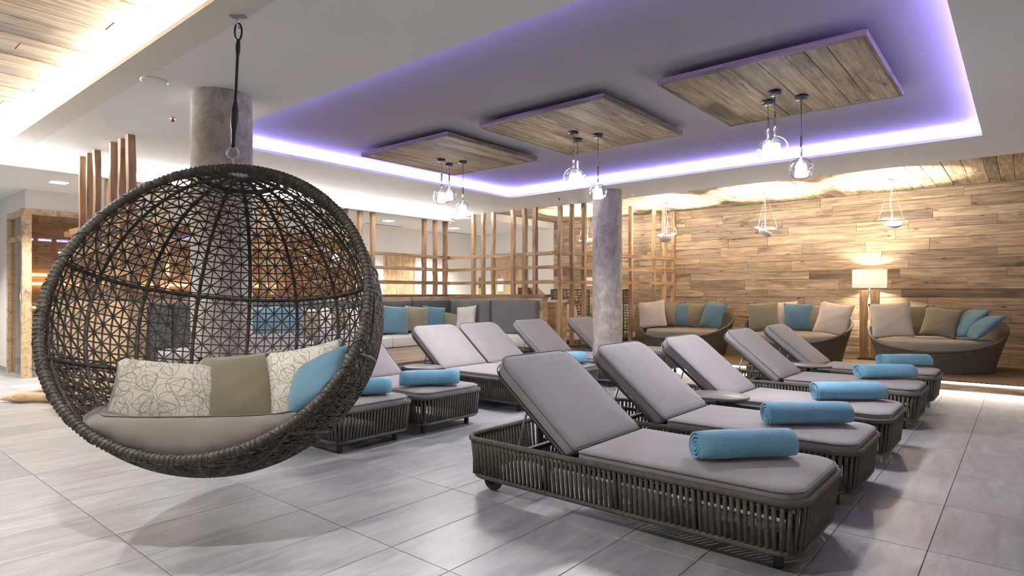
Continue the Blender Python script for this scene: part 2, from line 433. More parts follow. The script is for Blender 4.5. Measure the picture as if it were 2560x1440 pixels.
def led(name, x0, x1, y0, y1, z0, z1, mat, label):
    return tag(MB().box(x0, x1, y0, y1, z0, z1).build(name, mat), label, 'LED strip', 'LED strips')
q = .035
led('led_strip', tx0 + .02, tx0 + .045, ty0, ty1, CZ + LT, CZ + LT + .02, E_BLUE, 'violet-blue LED strip in the recess edge above the lattice side')
led('led_strip', tx1 - .045, tx1 - .02, ty0, ty1, CZ + LT, CZ + LT + .02, E_BLUE, 'violet-blue LED strip in the recess edge at far right of photo')
led('led_strip', tx0 + .05, tx1 - .05, ty0 + .02, ty0 + .045, CZ + LT, CZ + LT + .02, E_BLUE, 'violet-blue LED strip hidden in the recess edge nearest the egg chair')
led('led_strip', tx0 + .05, tx1 - .05, ty1 - .045, ty1 - .02, CZ + LT, CZ + LT + .02, E_BLUE, 'violet-blue LED strip in the recess edge facing the camera')
led('led_strip', -8.60, -8.57, -3.9, 8.3, 2.622, 2.642, E_WHITE, 'white LED strip along the ceiling edge above the slatted lattice')
led('led_strip', -8.5, 2.9, 1.50, 1.53, CZ + .028, CZ + .05, E_WOOD, 'warm LED strip along the edge of the timber ceiling')

# walls
YW = 11.4
wb = tag(MB().box(-8.31, 3.0, YW + .02, YW + .14, 0, 2.95).build('wall_back', M_CEIL), 'reclaimed timber board wall behind the daybeds', kind='structure')
z = .17
while z < WZ - .01:
    h = min(RND.choice((.11, .13, .145, .16, .18)), WZ - z)
    if WZ - z - h < .06: h = WZ - z
    x = -8.31 - RND.uniform(0, 1.2)
    while x < 2.98:
        L = RND.uniform(.7, 2.4); a, b = max(x, -8.31), min(x + L, 3.0)
        if b - a > .05: board('plank', b - a - .002, h - .003, .024, M_WALLWOOD, wb, ((a + b) / 2, YW + .012 - RND.uniform(0, .008), z + h / 2), (PI / 2, 0, 0))
        x += L
    z += h
tag(MB().box(-11.02, -8.31, YW, YW + .14, 0, 2.95).build('wall_end', M_WHITE), 'plain white wall at the end of the corridor', kind='structure')
wl = MB(); wl.box(-11.02, -10.9, 7.85, 8.54, 0, CZ); wl.box(-11.02, -10.9, 9.49, YW, 0, CZ); wl.box(-11.02, -10.9, 8.54, 9.49, 2.13, CZ); wl.box(-11.02, -10.9, 2.32, 7.85, 2.42, CZ)
tag(wl.build('wall_corridor', M_WHITE), 'white corridor wall behind the lattice', kind='structure')
wl2 = MB(); wl2.box(-14.4, -11.95, 2.2, 2.32, 0, CZ); wl2.box(-11.95, -10.9, 2.2, 2.32, 2.42, CZ)
tag(wl2.build('wall_left', M_WHITE), 'white wall beside the glazed oak room', kind='structure')
tag(MB().box(-14.4, -11.95, 2.187, 2.2, 0, .07).build('baseboard_left', M_TILE), 'grey tiled skirting under the white wall', kind='structure')
tag(MB().box(-14.5, -14.38, -4, 2.2, 0, CZ).build('wall_far_left', M_WHITE), 'white wall closing the left of the hall', kind='structure')
tag(MB().box(-14.5, 3.0, -4.12, -4.0, 0, 2.95).build('wall_front', M_WHITE), 'white wall behind the camera', kind='structure')
tag(MB().box(3.0, 3.12, -4.0, 11.5, 0, 2.95).build('wall_right', M_WHITE), 'white wall to the right of the loungers', kind='structure')

# raised timber platform under the daybeds
pf = tag(MB().box(-5.25, 3.0, 9.06, YW, 0, .148).build('platform', M_PLATF), 'raised dark timber platform with lit riser', kind='structure')
y = 9.0
while y < YW - .01:
    wd = min(.14, YW - y); x = -5.3 - RND.uniform(0, 1.5)
    while x < 3.0:
        L = RND.uniform(1.4, 2.6); a, b = max(x, -5.25), min(x + L, 3.0)
        if b - a > .05: board('plank', b - a - .002, wd - .003, .022, M_PLATF, pf, ((a + b) / 2, y + wd / 2, .159))
        x += L
    y += wd
x = -5.25
while x < 3.0:
    L = min(RND.uniform(1.6, 2.6), 3.0 - x); board('riser_board', L - .003, .085, .02, M_WALLWOOD, pf, (x + L / 2, 9.045, .078), (PI / 2, 0, 0)); x += L
led('led_strip', -5.2, 2.95, 9.028, 9.055, .126, .146, E_STEP, 'white LED strip under the nosing of the timber platform')
led('led_strip', -5.2, 2.95, 9.028, 9.055, .004, .026, E_STEP, 'white LED strip at floor level below the platform riser')

# pillars
for (px, py, lab) in ((-4.655, 2.13, 'mottled concrete pillar behind the hanging egg chair'), (-4.655, 7.71, 'mottled concrete pillar among the far loungers')):
    tag(MB().lathe([(.214, 0), (.214, 1), (.214, 2), (.214, CZ)], 48).build('pillar', M_CONC, smooth=True, loc=(px, py, 0)), lab, kind='structure')

# glazed oak room beyond the lattice
def frame_box(name, par, *b): return MB().box(*b).build(name, M_OAK, par)
gr = tag(MB().box(-10.96, -10.88, 2.16, 2.27, 0, 2.42).build('wall_glazed', M_OAK), 'oak framed glass front of the warm lit room', kind='structure')
frame_box('top_rail', gr, -10.95, -10.88, 2.27, 7.85, 2.34, 2.42)
frame_box('top_rail', gr, -11.95, -10.96, 2.19, 2.26, 2.34, 2.42)
frame_box('door_transom', gr, -11.95, -10.96, 2.19, 2.26, 1.98, 2.05)
frame_box('door_jamb', gr, -11.95, -11.86, 2.18, 2.28, 0, 2.34)
for yy in (4.05, 5.9, 7.80): frame_box('mullion', gr, -10.94, -10.89, yy, yy + .06, 0, 2.34)
for a, b in ((2.27, 4.05), (4.11, 5.9), (5.96, 7.8)): MB().box(-10.918, -10.910, a, b, .01, 2.34).build('pane', M_PANE, gr)
MB().box(-11.86, -10.96, 2.222, 2.230, .01, 1.98).build('pane', M_PANE, gr)
MB().box(-11.86, -10.96, 2.222, 2.230, 2.05, 2.34).build('pane', M_PANE, gr)
dh = MB().tube([(-11.10, 2.19, .82), (-11.10, 2.19, 1.22)], .011, 8); dh.tube([(-11.10, 2.19, .90), (-11.10, 2.222, .90)], .007, 6); dh.tube([(-11.10, 2.19, 1.14), (-11.10, 2.222, 1.14)], .007, 6)
dh.build('door_handle', M_STEEL, gr, True)
ri = tag(MB().box(-13.6, -13.5, 2.3, 7.85, 0, CZ).build('wall_timber_room', M_PEACH), 'larch panelled back wall of the glazed room', kind='structure')
zz = 0
while zz < 2.4:
    for a, b in ((2.32, 4.9), (4.9, 7.85)): board('plank', b - a - .004, .195, .02, M_PEACH, ri, (-13.49, (a + b) / 2, zz + .1), (PI / 2, 0, PI / 2))
    zz += .2
tag(MB().box(-13.5, -11.02, 7.79, 7.85, 0, CZ).build('wall_room_side', M_PEACH), 'larch side wall of the glazed room', kind='structure')
tag(MB().box(-13.5, -11.96, 2.32, 2.36, 0, CZ).build('wall_room_near', M_PEACH), 'larch near wall of the glazed room', kind='structure')
ct = thing('bar_counter', 'timber counter with copper lit ledges inside the glazed room', 'counter', (-12.9, 5.0, 0))
board('counter_front', 5.2, 1.0, .05, M_PEACH, ct, (.28, 0, .5), (PI / 2, 0, PI / 2)); MB().box(-.35, .36, -2.62, 2.62, 1.0, 1.05).build('counter_top', M_OAK, ct)
for zz in (1.36, 1.52): MB().box(-.56, -.50, -2.6, 2.6, zz, zz + .045).build('copper_ledge', E_COPPER, ct)
MB().box(.31, .325, -2.55, 2.55, .965, .99).build('copper_ledge', E_COPPER, ct)
wbx = thing('white_bench', 'white rounded bench blocks on the floor behind the glass', 'bench', (-11.75, 2.80, 0))
for k in (0, 1): pad_mesh(-.6, .6, -.3, .3, .17 + .18 * k, .16, [.08] * 4).build('block', M_WHITEMET, wbx, True)

# corridor doors
def room_door(name, n, par_loc, rz, wd, label):
    d = thing(name, label, 'door', par_loc, rz); d['kind'] = 'structure'; del d['category']
    for sx in (-1, 1): MB().box(sx * (wd / 2) - .05 * (sx > 0), sx * (wd / 2) + .05 * (sx < 0), -.03, .03, 0, 2.13).build('jamb', M_OAK, d)
    MB().box(-wd / 2, wd / 2, -.03, .03, 2.07, 2.13).build('head', M_OAK, d)
    k = 5; pw = (wd - .1) / k
    for i in range(k): board('plank', 2.06, pw - .003, .03, M_DOORW, d, (-wd / 2 + .05 + pw * (i + .5), 0, 1.035), (PI / 2, PI / 2, 0))
    h = MB().tube([(wd / 2 - .11, -.06, 1.02), (wd / 2 - .22, -.06, 1.02)], .009, 8); h.tube([(wd / 2 - .11, -.06, 1.02), (wd / 2 - .11, -.01, 1.02)], .009, 8); h.build('handle', M_STEEL, d, True)
    return d
room_door('door_1', 1, (-10.93, 9.015, 0), PI / 2, .95, 'knotty pine door in the white corridor wall')
d2 = room_door('door_2', 2, (-9.61, YW - .035, 0), 0, 1.09, 'pale timber door with notices at the corridor end')
for (x, z, a, b) in ((-.27, 1.42, .20, .32), (-.24, 1.08, .24, .14)): MB().box(x - a / 2, x + a / 2, -.034, -.030, z - b / 2, z + b / 2).build('notice', M_PAPER, d2)

# half wall + bench (U shaped niche)
HW = tag(MB().box(-8.68, -8.525, 2.02, 8.42, 0, 1.14).build('wall_half_back', M_PEACH), 'half-height timber wall behind the long bench', kind='structure')
board('cap_board', 6.4, .20, .05, M_DECK, HW, (-8.625, 5.22, 1.168), (0, 0, PI / 2))
HW2 = tag(MB().box(-8.525, -6.27, 8.275, 8.42, 0, 1.14).build('wall_half_far', M_PEACH), 'half-height timber wall at the far end of the bench', kind='structure')
board('cap_board', 2.30, .20, .05, M_DECK, HW2, (-7.36, 8.345, 1.168))
HW3 = tag(MB().box(-8.525, -6.27, 2.03, 2.17, 0, 1.14).build('wall_half_near', M_PEACH), 'half-height timber wall behind the egg chair', kind='structure')
board('cap_board', 2.30, .20, .05, M_DECK, HW3, (-7.36, 2.10, 1.168))
for k in range(8): board('plank', 2.22, .14, .02, M_PEACH, HW3, (-7.385, 2.022, .07 + .142 * k), (PI / 2, 0, 0))
bn = thing('corner_bench', 'deep timber platform bench with pale pads and charcoal back cushions', 'bench', (-7.3, 5.2, 0))
def bl(v): return (v[0] + 7.3, v[1] - 5.2, v[2])
MB().box(*[a for a in (-8.5 + 7.3, -6.2 + 7.3, 2.18 - 5.2, 8.26 - 5.2, 0, .24)]).build('plinth', M_METAL, bn)
xx = -8.5
while xx < -6.06:
    wd = min(.20, -6.05 - xx)
    for a, b in ((2.19, 4.6), (4.6, 8.25)): board('deck_plank', b - a - .003, wd - .003, .09, M_DECK, bn, bl((xx + wd / 2, (a + b) / 2, .285)), (0, 0, PI / 2))
    xx += wd
yy = 2.2
for k in range(4):
    L = 1.36; pad_mesh(-.335, .335, -L / 2 + .004, L / 2 - .004, .50, .168, [.03] * 4).build('seat_pad', M_PAD, bn, True, loc=bl((-8.09, yy + L / 2, 0))); yy += L
for k in range(2): pad_mesh(-.60, .60, -.3, .3, .50, .168, [.03] * 4).build('seat_pad', M_PAD, bn, True, loc=bl((-7.80 + .2 + 1.21 * k - .18 + .02, 7.93, 0)))
def back_cush(L, loc, rz): pad_mesh(-L / 2 + .006, L / 2 - .006, -.295, .295, .055, .11, [.03] * 4).build('back_cushion', M_GREY, bn, True, loc=loc, rot=(PI / 2, 0, rz))
yy = 2.2
for k in range(6): back_cush(.99, bl((-8.44, yy + .51, .80)), PI / 2); yy += 1.0
for k in range(2): back_cush(1.03, bl((-7.87 + 1.05 * k, 8.205, .80)), 0)
for k in range(2): back_cush(1.03, bl((-7.87 + 1.05 * k, 2.235, .80)), PI)

# lattices of rough-sawn posts and rails
def rough_post(h, s):
    m = MB(); rings = []; n = 7; a = s / 2
    for i in range(n):
        z = h * i / (n - 1); e = lambda: RND.uniform(-.0055, .0055)
        ox, oy = RND.uniform(-.006, .006), RND.uniform(-.006, .006)
        rings.append([(ox - a + e(), oy - a + e(), z), (ox + a + e(), oy - a + e(), z), (ox + a + e(), oy + a + e(), z), (ox - a + e(), oy + a + e(), z)])
    m.loft(rings); return m.mesh('post', M_LATTICE_Z)
M_LATTICE_Z = wood('rough_sawn_post_wood', [(.42, .28, .165), (.34, .225, .135), (.48, .335, .205)], dark=.6, knots=False, alongz=True)
def rail_obj(parent, a, b, z, s=.058):
    a, b = Vector(a), Vector(b); d = b - a; L = d.length
    m = MB(); rings = []; n = max(4, int(L / .5)); h = s / 2
    for i in range(n + 1):
        x = -L / 2 + L * i / n; e = lambda: RND.uniform(-.004, .004)
        rings.append([(x, -h + e(), -h + e()), (x, h + e(), -h + e()), (x, h + e(), h + e()), (x, -h + e(), h + e())])
    m.loft(rings)
    return m.build('rail', M_LATTICE, parent, loc=((a.x + b.x) / 2, (a.y + b.y) / 2, z), rot=(0, 0, math.atan2(d.y, d.x)))
def lattice(label, posts, rails, z0, z1, s=.066):
    t = thing('lattice_screen', label, 'lattice', (0, 0, 0), 0, 'rough timber lattices')
    for (x, y) in posts: link('post', rough_post(z1 - z0, s * RND.uniform(.92, 1.08)), t, (x, y, z0), (0, 0, RND.uniform(-.04, .04)))
    for a, b in rails:
        for z in (1.90, 1.66, 1.405): rail_obj(t, a, b, z + RND.uniform(-.006, .006))
    return t
XL = -8.585
lattice('long timber lattice on the half wall in front of the corridor', [(XL, y) for g in (2.55, 4.25, 5.96, 7.68) for y in (g, g + .272, g + .535)], [((XL, 2.1), (XL, 5.2)), ((XL, 5.2), (XL, 8.35))], 1.19, 2.605)
lattice('timber lattice returning above the charcoal bench cushions', [(x, 8.345) for x in (-7.95, -7.70, -7.45, -6.97, -6.71, -6.48)], [((XL, 8.345), (-6.12, 8.345))], 1.19, CZ)
lattice('timber lattice behind the hanging egg chair', [(x, 2.10) for x in (-7.90, -7.66, -7.42, -6.93, -6.69, -6.46)], [((-8.30, 2.10), (-6.27, 2.10))], 1.19, CZ)
sp = [(-6.056, 8.49), (-5.989, 8.752), (-5.924, 9.016), (-5.80, 9.50), (-5.72, 9.82), (-5.638, 10.18), (-5.483, 10.809), (-5.413, 11.094), (-5.345, 11.36)]
lattice('timber lattice running from the bench to the board wall', sp, [((-6.10, 8.30), (-5.335, 11.38))], 0, WZ)

# ================================================================== LOUNGERS
LL, LW = 1.95, .76           # rim length and width
Z_RIM, Z_BOT, Z_TOP = .318, .095, .37
rim_o = rrect(-LL, 0, -LW / 2, LW / 2, .12, 8)
bot_o = rrect(-LL + .03, -.03, -LW / 2 + .025, LW / 2 - .025, .11, 8)
N_ROPE = 172
flare = math.atan2(.027, Z_RIM - Z_BOT)
hgt = math.hypot(.027, Z_RIM - Z_BOT)
rope_me = MB().tube([(0, 0, -hgt / 2), (.002, 0, 0), (0, 0, hgt / 2)], [.0104, .0100, .0104], 6).mesh('rope_strand', M_ROPE, True)
def lounger_parts(root, individual):
    MB().tube([(x, y, Z_RIM) for x, y in rim_o], .0165, 10, True).build('top_rail', M_ROPE, root, True)
    MB().tube([(x, y, Z_BOT) for x, y in bot_o], .0145, 10, True).build('bottom_rail', M_ROPE, root, True)
    mid = [((a[0] + b[0]) / 2, (a[1] + b[1]) / 2) for a, b in zip(rim_o, bot_o)]
    strands = walk(mid, N_ROPE)
    if individual:
        for (p, an) in strands:
            link('rope_strand', rope_me, root, (p[0], p[1], (Z_RIM + Z_BOT) / 2), (0, flare, an))
    else:
        m = MB()
        for (p, an) in strands:
            M = Matrix.Translation((p[0], p[1], (Z_RIM + Z_BOT) / 2)) @ Matrix.Rotation(an, 4, 'Z') @ Matrix.Rotation(flare, 4, 'Y')
            n = len(m.v); m.v += [tuple(M @ v.co) for v in rope_me.vertices]; m.f += [tuple(n + q for q in f.vertices) for f in rope_me.polygons]
        tag(m.build('rope_weave', M_ROPE, root, True), kind='stuff')
    # inner frame
    fr = MB(); a = LW / 2 - .05
    for sx in (-.06, -.47, -.90, -1.35, -LL + .06):
        for sy in (-1, 1): fr.box(sx - .014, sx + .014, sy * a - .012, sy * a + .012, Z_BOT, Z_RIM - .05)
    for sx in (-.47, -.90, -1.16, -1.60): fr.box(sx - .015, sx + .015, -a, a, Z_RIM - .075, Z_RIM - .05)
    for sy in (-1, 1): fr.box(-LL + .05, -.05, sy * a - .012, sy * a + .012, Z_RIM - .075, Z_RIM - .05)
    for i in range(14): fr.box(-.09 - i * .078 - .012, -.09 - i * .078 + .012, -a, a, Z_RIM - .05, Z_RIM - .042)
    fr.build('inner_frame', M_METAL, root)
    for sy in (-1, 1):
        MB().lathe([(.020, 0), (.022, .01), (.022, Z_BOT + .05)], 14, cap0=True, cap1=True).build('leg', M_METAL, root, True, loc=(-.125, sy * (LW / 2 - .115), 0))
        wm = MB().lathe([(.028, -.018), (.060, -.018), (.066, -.010), (.066, .010), (.060, .018), (.028, .018), (.028, -.018)], 24)
        wh = wm.build('wheel', M_RUBBER, root, True, loc=(-LL + .16, sy * (LW / 2 - .10), .066), rot=(PI / 2, 0, 0))
        MB().lathe([(.001, -.014), (.028, -.014), (.028, .014), (.001, .014)], 16).build('hub', M_METAL, wh, True)
        MB().box(-.02, .02, -.006, .006, -.0, .16).build('wheel_bracket', M_METAL, root, loc=(-LL + .16, sy * (LW / 2 - .13), .06))
    sm = pad_mesh(-1.122, -.012, -LW / 2 + .015, LW / 2 - .015, Z_TOP, .085, [.12, .03, .03, .12], .012)
    st = sm.build('seat_pad', M_TAUPE, root, True)
    o = rrect(-1.120, -.010, -LW / 2 + .013, LW / 2 - .013, 0, 6, [.12, .03, .03, .12])
    MB().tube([(x, y, Z_TOP - .012) for x, y in o], .0042, 6, True).build('piping', M_PIPING, st, True)
    MB().tube([(x, y, Z_TOP - .078) for x, y in o], .0038, 6, True).build('piping', M_PIPING, st, True)
    BL, t = .725, math.radians(39.4)
    rot = (0, t, 0); loc = (-1.128, 0, Z_TOP)
    bk = pad_mesh(-BL, -.004, -LW / 2 + .015, LW / 2 - .015, 0, .085, [.03, .12, .12, .03], .012).build('backrest_pad', M_TAUPE, root, True, loc=loc, rot=rot)
    o = rrect(-BL - .002, -.002, -LW / 2 + .013, LW / 2 - .013, 0, 6, [.03, .12, .12, .03])
    MB().tube([(x, y, -.012) for x, y in o], .0042, 6, True).build('piping', M_PIPING, bk, True)
    MB().tube([(x, y, -.078) for x, y in o], .0038, 6, True).build('piping', M_PIPING, bk, True)
    f2 = MB(); o = rrect(-BL + .02, -.02, -LW / 2 + .04, LW / 2 - .04, 0, 6, [.03, .10, .10, .03])
    f2.tube([(x, y, -.098) for x, y in o], .012, 8, True)
    for i in range(6): f2.tube([(-.10 - i * .11, -LW / 2 + .04, -.098), (-.10 - i * .11, LW / 2 - .04, -.098)], .007, 6)
    f2.build('backrest_frame', M_METAL, root, True, loc=loc, rot=rot)
    for sy in (-.22, .22):
        s2 = MB(); s2.tube([(-1.128 - .46 * math.cos(t) - .098 * math.sin(t) + .0, sy, Z_TOP + .46 * math.sin(t) - .098 * math.cos(t)), (-1.66, sy, .23)], .007, 6)
        s2.build('support_strut', M_STEEL, root, True)
        MB().tube([(-1.20, sy, .24), (-1.70, sy, .235)], .007, 6).build('ratchet_rail', M_STEEL, root, True)
R_Y = [3.07, 4.13, 5.23, 6.69, 7.98]
L_Y = [2.96, 3.80, 5.10, 5.87, 7.12, 8.50]
R_LAB = ['taupe rope-sided lounger nearest the camera, all its side strands showing', 'taupe lounger second from the camera in the right row, towel on its foot',
         'taupe lounger in the middle of the right row, beside the small oval table', 'taupe lounger fourth from the camera in the right row',
         'taupe lounger at the far end of the right row, nearest the lit platform step']
L_LAB = ['taupe lounger half hidden behind the right rim of the egg chair', 'taupe lounger with towel just right of the egg chair lounger pair',
         'pale-lit lounger with raised back in front of the blue bench cushions', 'taupe lounger beside the pale-lit one, its back raised before the charcoal bench',
         'taupe lounger just left of the far concrete pillar, back raised', 'taupe lounger partly hidden behind the far concrete pillar']
def empty_l(label, grp, loc): return thing('sun_lounger', label, 'lounger', loc, 0, grp)
def place(proto_idx, label, grp, loc, indiv, protos={}):
    key = indiv
    if key not in protos:
        o = empty_l(label, grp, loc); lounger_parts(o, indiv); protos[key] = o; return o
    o = copy_tree(protos[key]); o.location = loc; tag(o, label, 'lounger', grp); return o
for i, y in enumerate(R_Y): place(i, R_LAB[i], 'right row of loungers', (-.70, y, 0), i < 2)
for i, y in enumerate(L_Y): place(i, L_LAB[i], 'left row of loungers', (-3.84 if i < 4 else -3.97, y, 0), False)

# rolled towels
def towel_mesh(L, seed):
    rn = random.Random(seed); m = MB()
    W, Hh = .098, .080
    # spiral cross section, extruded along x, corners softened
    prof = []
    turns = 3.6; n = 92
    for i in range(n + 1):
        a = turns * 2 * PI * i / n; r = .14 + .86 * i / n
        prof.append((r * W * math.cos(a), r * Hh * math.sin(a)))
    th = .0105
    nx = 9; rings = []
    for k in range(nx):
        u = -1 + 2 * k / (nx - 1); s = 1.0 - .05 * abs(u) ** 6
        out = []; inn = []
        for i, (y, z) in enumerate(prof):
            r = math.hypot(y, z); q = (r - th) / max(r, 1e-6)
            wob = 1 + .02 * math.sin(5 * u + i * .12 + seed)
            out.append((u * L / 2 + .006 * math.sin(i * .25 + seed), y * s * wob, z * s * wob)); inn.append((u * L / 2 + .006 * math.sin(i * .25 + seed), y * q * s * wob, z * q * s * wob))
        rings.append(out + inn[::-1])
    m.loft(rings, False, False, True)
    # end strips
    N2 = len(rings[0]); np_ = len(prof)
    for base in (0, (nx - 1) * N2):
        for i in range(np_ - 1): m.f.append((base + i, base + i + 1, base + N2 - 2 - i, base + N2 - 1 - i))
    # flatten underside
    m.v = [(x, y, max(z, -.066)) for x, y, z in m.v]
    return m.mesh('rolled_towel', M_TOWEL, True)
tw = [((-1.078, 3.078), 48, .50, R_LAB, 'rolled turquoise towel on the lounger nearest the camera'), ((-1.05, 4.13), 43, .53, 0, 'rolled turquoise towel on the second lounger of the right row'),
      ((-1.04, 5.28), 41, .53, 0, 'rolled pale turquoise towel on the middle lounger of the right row'), ((-1.03, 6.83), 44, .54, 0, 'rolled turquoise towel on the fourth lounger of the right row'),
      ((-1.04, 8.12), 42, .54, 0, 'rolled turquoise towel on the lounger nearest the platform'), ((-4.10, 2.96), 62, .50, 0, 'rolled turquoise towel peeking out behind the egg chair rim'),
      ((-4.07, 3.70), 55, .52, 0, 'rolled turquoise towel lying lengthwise just right of the egg chair'), ((-4.11, 5.86), 55, .50, 0, 'rolled turquoise towel behind the backrest of the nearest lounger')]
for k, ((x, y), a, L, _, lab) in enumerate(tw):
    tag(link('rolled_towel', towel_mesh(L, k), None, (x, y, Z_TOP + .080), (0, 0, math.radians(a))), lab, 'towel', 'rolled towels')

# side tables
def side_table(loc, lab, r=.24):
    t = thing('side_table', lab, 'table', loc, 0, 'small side tables')
    MB().lathe([(.001, .395), (r - .01, .395), (r, .402), (r, .412), (r - .01, .418), (.001, .418)], 40).build('table_top', M_TABLE, t, True, scale=(1.0, .80, 1))
    MB().lathe([(.018, .012), (.018, .396)], 14).build('stem', M_METAL, t, True)
    MB().lathe([(.001, 0), (.13, 0), (.13, .008), (.02, .014), (.001, .014)], 28).build('foot', M_METAL, t, True)
side_table((-1.83, 4.68, 0), 'small round taupe table between second and third right-row loungers')
side_table((-1.84, 7.33, 0), 'small round taupe table between the two farthest right-row loungers')
side_table((-5.0, 4.45, 0), 'small round table between the left-row loungers, by the bench')

# ================================================================== PILLOWS
def pillow_mesh(s, th, mat, seed, sy=None):
    rn = random.Random(seed); n = 14; sy = sy or s; m = MB()
    def P(i, j, side):
        u, v = -1 + 2 * i / n, -1 + 2 * j / n
        k = 1 - .085 * (1 - u * u) * 0
        x = u * (1 - .075 * (1 - v * v) * abs(u) ** 2); y = v * (1 - .075 * (1 - u * u) * abs(v) ** 2)
        # concave edges between pointed corners
        x = u * (1 - .07 * (1 - v ** 2)); y = v * (1 - .07 * (1 - u ** 2))
        t = (max(0, 1 - u ** 2) ** .55) * (max(0, 1 - v ** 2) ** .55)
        wr = .05 * math.sin(4 * u + 3 * v + seed) * t + .035 * math.sin(9 * v - 5 * u + seed * 2) * t
        return (x * s / 2, y * sy / 2, side * (th / 2) * (t + wr) + .0)
    idx = {}
    for side in (1, -1):
        for i in range(n + 1):
            for j in range(n + 1):
                if side == -1 and (i in (0, n) or j in (0, n)): idx[(i, j, -1)] = idx[(i, j, 1)]; continue
                idx[(i, j, side)] = len(m.v); m.v.append(P(i, j, side))
        for i in range(n):
            for j in range(n): m.f.append((idx[(i, j, side)], idx[(i + 1, j, side)], idx[(i + 1, j + 1, side)], idx[(i, j + 1, side)]))
    return m.mesh('cushion', mat, True)
PCOUNT = [0]
def pillow(mat, pos, s, yaw, lean, roll, label, grp, th=.15, sy=None):
    # face normal (local +z) points horizontally along yaw, leaned back, rolled in its own plane
    PCOUNT[0] += 1
    o = link('cushion', pillow_mesh(s, th, mat, PCOUNT[0], sy))
    R = Matrix.Rotation(math.radians(yaw), 4, 'Z') @ Matrix.Rotation(math.radians(90 - lean), 4, 'Y') @ Matrix.Rotation(math.radians(90 + roll), 4, 'Z')
    o.rotation_euler = R.to_euler(); o.location = pos
    return tag(o, label, 'cushion', grp)
# daybeds
def daybed(x, y, label):
    t = thing('wicker_daybed', label, 'daybed', (x, y, .17), 0, 'round wicker daybeds')
    n = 56; m = MB(); rings = []
    def zr(a): return .285 + .515 * ((1 + math.sin(a)) / 2) ** 1.08      # a = pi/2 faces the wall
    prof = [(.0, .655, 0), (.06, .66, 0), (.35, .70, 0), (.7, .755, 0), (.95, .79, 0), (1.0, .80, .0), (1.03, .785, 0), (1.0, .765, 0), (.9, .755, 0), (.4, .69, 0), (.12, .66, 0)]
    for f, r, _ in prof:
        rings.append([(r * math.cos(a) * 1.0, r * math.sin(a) * 1.0, max(.0, f * zr(a)) if f < .9 or r > .7 else f * zr(a)) for a in [2 * PI * i / n for i in range(n)]])
    m.loft(rings, True, True); m.build('wicker_shell', M_WICKER, t, True)
    rim = [(.79 * math.cos(a), .79 * math.sin(a), zr(a) + .004) for a in [2 * PI * i / n for i in range(n)]]
    MB().tube(rim, .020, 8, True).build('rim', M_WICKER, t, True)
    MB().lathe([(.001, .22), (.62, .22), (.675, .24), (.69, .28), (.69, .375), (.67, .400), (.60, .412), (.001, .418)], 48).build('seat_cushion', M_TAUPE2, t, True)
    return t
beds = [(-4.573, 'round wicker daybed nearest the lattice with two blue cushions upright'), (-2.765, 'middle round wicker daybed with a single blue cushion'), (-.946, 'round wicker daybed on the far right with two slumped blue cushions')]
for x, lab in beds: daybed(x, 10.25, lab)
GC = 'scatter cushions on the daybeds'
def dp(mat, px, py, Y, s, yaw, lean, roll, lab, **k): pillow(mat, atY(px, py, Y), s, yaw, lean, roll, lab, GC, **k)
dp(M_CREAM, 1630, 786, 10.08, .50, -75, 14, 8, 'cream cushion at the left end of the daybed by the lattice')
dp(M_OLIVE, 1668, 786, 10.42, .46, -70, 14, 4, 'olive cushion between cream and blue on the daybed by the lattice')
dp(M_BLUE, 1699, 787, 10.50, .44, -80, 14, 2, 'narrow blue cushion in the middle of the daybed by the lattice')
dp(M_OLIVE, 1735, 787, 10.52, .44, -95, 14, -4, 'olive cushion between two blue ones on the daybed by the lattice')
dp(M_BLUE, 1782, 787, 10.40, .46, -105, 16, -8, 'blue cushion at the right end of the daybed by the lattice')
dp(M_OLIVE, 1908, 791, 10.35, .48, -75, 14, 4, 'olive cushion at the left end of the middle daybed')
dp(M_CREAM, 1958, 788, 10.50, .46, -80, 14, 4, 'cream cushion left of the blue one on the middle daybed')
dp(M_BLUE, 1995, 792, 10.42, .44, -82, 12, 0, 'single blue cushion at the centre of the middle daybed')
dp(M_OLIVE, 2030, 795, 10.48, .44, -95, 14, -3, 'olive cushion right of the blue one on the middle daybed')
dp(M_CREAM, 2083, 797, 10.12, .50, -100, 16, -9, 'large cream cushion at the right end of the middle daybed')
dp(M_CREAM, 2228, 800, 10.05, .52, -80, 15, 6, 'large cream cushion at the left end of the far right daybed')
dp(M_OLIVE, 2290, 802, 10.40, .46, -78, 14, 3, 'dark olive cushion beside the cream one on the far right daybed')
dp(M_OLIVE, 2352, 806, 10.30, .44, -95, 24, -8, 'lighter olive cushion at the middle of the far right daybed')
dp(M_BLUE, 2418, 806, 10.35, .50, -150, 42, 0, 'blue cushion slumped behind the other on the far right daybed')
dp(M_BLUE, 2454, 817, 10.14, .48, -152, 48, 0, 'blue cushion slumped at the right end of the far right daybed')
GB = 'scatter cushions on the bench'
def bp(mat, px, py, X, s, yaw, lean, roll, lab, **k): pillow(mat, atX(px, py, X), s, yaw, lean, roll, lab, GB, **k)
bp(M_BLUE, 986, 800, -8.20, .50, -18, 16, -5, 'blue cushion on the bench just right of the egg chair')
bp(M_OLIVE, 1040, 798, -8.24, .48, -18, 16, -6, 'olive cushion upright between two blue ones on the bench')
bp(M_BLUE, 1084, 795, -8.22, .46, -20, 20, -8, 'blue cushion right of the olive one on the bench')
bp(M_OLIVE, 1122, 803, -8.20, .44, -40, 45, -14, 'olive cushion slumped low in the bench corner')
pillow(M_PAD, atY(1165, 794, 8.02), .44, -80, 16, 6, 'off-white cushion in the bench corner', GB)
bp(M_BLUE, 668, 808, -8.20, .50, -10, 16, 3, 'blue bench cushion seen through the egg mesh, beside the pillar')
